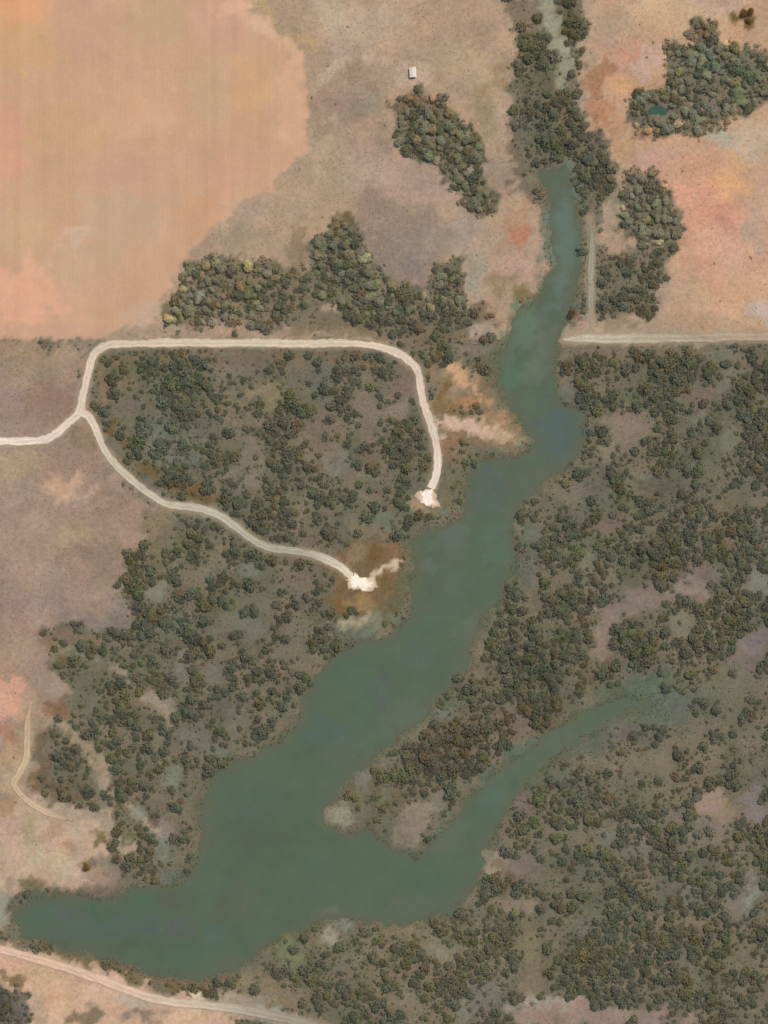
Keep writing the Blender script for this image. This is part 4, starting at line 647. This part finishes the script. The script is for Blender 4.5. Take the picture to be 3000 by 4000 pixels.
# grass: tufts on the open ground and tall sedge in the wetland
def grass(name, x, y, tints, size, label, cat):
    n = len(x); z = np.maximum(height(x, y), ZW - .15); nb = 5; V, Cc = [], []
    for k in range(nb):
        a_ = rng.uniform(0, 6.283, n); s = size * rng.uniform(.6, 1.3, n); lean = rng.uniform(.3, .8, n)
        dx, dy = np.cos(a_), np.sin(a_)
        b0 = np.c_[x - dy * s * .32, y + dx * s * .32, z]; b1 = np.c_[x + dy * s * .32, y - dx * s * .32, z]
        tp = np.c_[x + dx * s * lean, y + dy * s * lean, z + s * .55]
        V.append(np.stack([b0, b1, tp], 1).reshape(-1, 3)); Cc.append(np.repeat(tints * rng.uniform(.85, 1.15, (n, 1)), 3, 0))
    V = np.concatenate(V); Cc = np.concatenate(Cc)
    return tag(link(name, raw_mesh(name, V, np.arange(len(V)).reshape(-1, 3), 3, Cc, 'tint'), M_LEAF), label, cat, kind='stuff')
sx, sy = scatter(2.3); su, sv_ = sx / S + 60, 80 - sy / S
sd_ = shore(sx, sy)
rb = fbm(su / 4, sv_ / 4, 131, 3)
s = (sd_ > -1.2 - 14 * np.maximum(0, rb - .12)) & (sd_ < 6 + 9 * rb) & ~on_road(su, sv_, -1) & (rng.uniform(size=len(su)) < .6)
C, _ = paint(sx[s], sy[s]); grass('sedge', sx[s], sy[s], C * rng.uniform(.9, 1.35, (len(C), 1)), .95, 'low sedge fringing the river banks', 'sedge')
sx, sy = scatter(3.1); su, sv_ = sx / S + 60, 80 - sy / S
C, D = paint(sx, sy)
s = (sdist_poly(su, sv_, FIELD) > .4) & (shore(sx, sy) > 2) & ~on_road(su, sv_, .3) & (rng.uniform(size=len(su)) < .5 + .5 * noise(su / 2.6, sv_ / 2.6, 141))
C = C[s]; grass('grass_tufts', sx[s], sy[s], C * rng.uniform(.95, 1.45, (len(C), 1)) * np.array([.99, 1, .94]), .8, 'dry grass tufts dotted over the open ground', 'grass')

# ------------------------------------------------------------------ the hut
hx, hy = float(X(64.5)), float(Y(11.4)); hz_ = hgt(hx, hy)
hut = bpy.data.objects.new('hut', None); col.objects.link(hut); hut.location = (hx, hy, hz_ - .05); hut.rotation_euler = (0, 0, R(4))
tag(hut, 'small pale-roofed hut alone on tan ground above the oblong copse', 'hut')
def box(name, c, s, m, parent):
    x, y, z = c; a_, b_, d = [q / 2 for q in s]
    V = [(x + i * a_, y + j * b_, z + k * d) for k in (-1, 1) for j in (-1, 1) for i in (-1, 1)]
    me = bpy.data.meshes.new(name); me.from_pydata(V, [], [(0, 2, 3, 1), (4, 5, 7, 6), (0, 1, 5, 4), (2, 6, 7, 3), (0, 4, 6, 2), (1, 3, 7, 5)]); me.update()
    return link(name, me, m, parent)
m_wall = ground_mat('hut_plaster', colour=tuple(lin((205, 190, 172))), fine=2.0); m_roof = ground_mat('tin_roof', colour=tuple(lin((232, 216, 204))), fine=1.5, amp=.06)
m_wood = ground_mat('weathered_wood', colour=tuple(lin((96, 76, 60))), fine=4.0)
W, Lh, H = 4.6, 7.0, 2.5
me = bpy.data.meshes.new('wall')
a_, b_ = W / 2, Lh / 2
me.from_pydata([(-a_, -b_, -.2), (a_, -b_, -.2), (a_, b_, -.2), (-a_, b_, -.2), (-a_, -b_, H), (a_, -b_, H), (a_, b_, H), (-a_, b_, H), (0, -b_, H + .8), (0, b_, H + .8)], [],
               [(0, 1, 5, 8, 4), (2, 3, 7, 9, 6), (1, 2, 6, 5), (3, 0, 4, 7), (3, 2, 1, 0)]); me.update()
link('wall', me, m_wall, hut)
nseg = 28; V, F = [], []
for j in range(nseg + 1):
    yy = -b_ - .4 + (Lh + .8) * j / nseg; dz = .05 * (j % 2)
    for xx, zz in ((-a_ - .4, H - .1), (0, H + .86), (a_ + .4, H - .1)): V.append((xx, yy, zz + dz))
for j in range(nseg): F += [(3 * j, 3 * j + 1, 3 * j + 4, 3 * j + 3), (3 * j + 1, 3 * j + 2, 3 * j + 5, 3 * j + 4)]
me = bpy.data.meshes.new('roof'); me.from_pydata(V, [], [f[::-1] for f in F]); me.update(); roof = link('roof', me, m_roof, hut)
sol = roof.modifiers.new('thickness', 'SOLIDIFY'); sol.thickness = .05
dr = box('door', (a_ + .02, .4, 1.0), (.06, .9, 2.0), m_wood, hut); box('handle', (a_ + .07, .1, 1.0), (.05, .05, .14), m_roof, dr)
box('window', (a_ + .02, -1.8, 1.5), (.06, .8, .8), m_wood, hut)

print('triangles', sum(sum(len(p.vertices) - 2 for p in m_.polygons) if len(m_.polygons) < 2000 else (len(m_.loops) - 2 * len(m_.polygons)) for m_ in bpy.data.meshes))
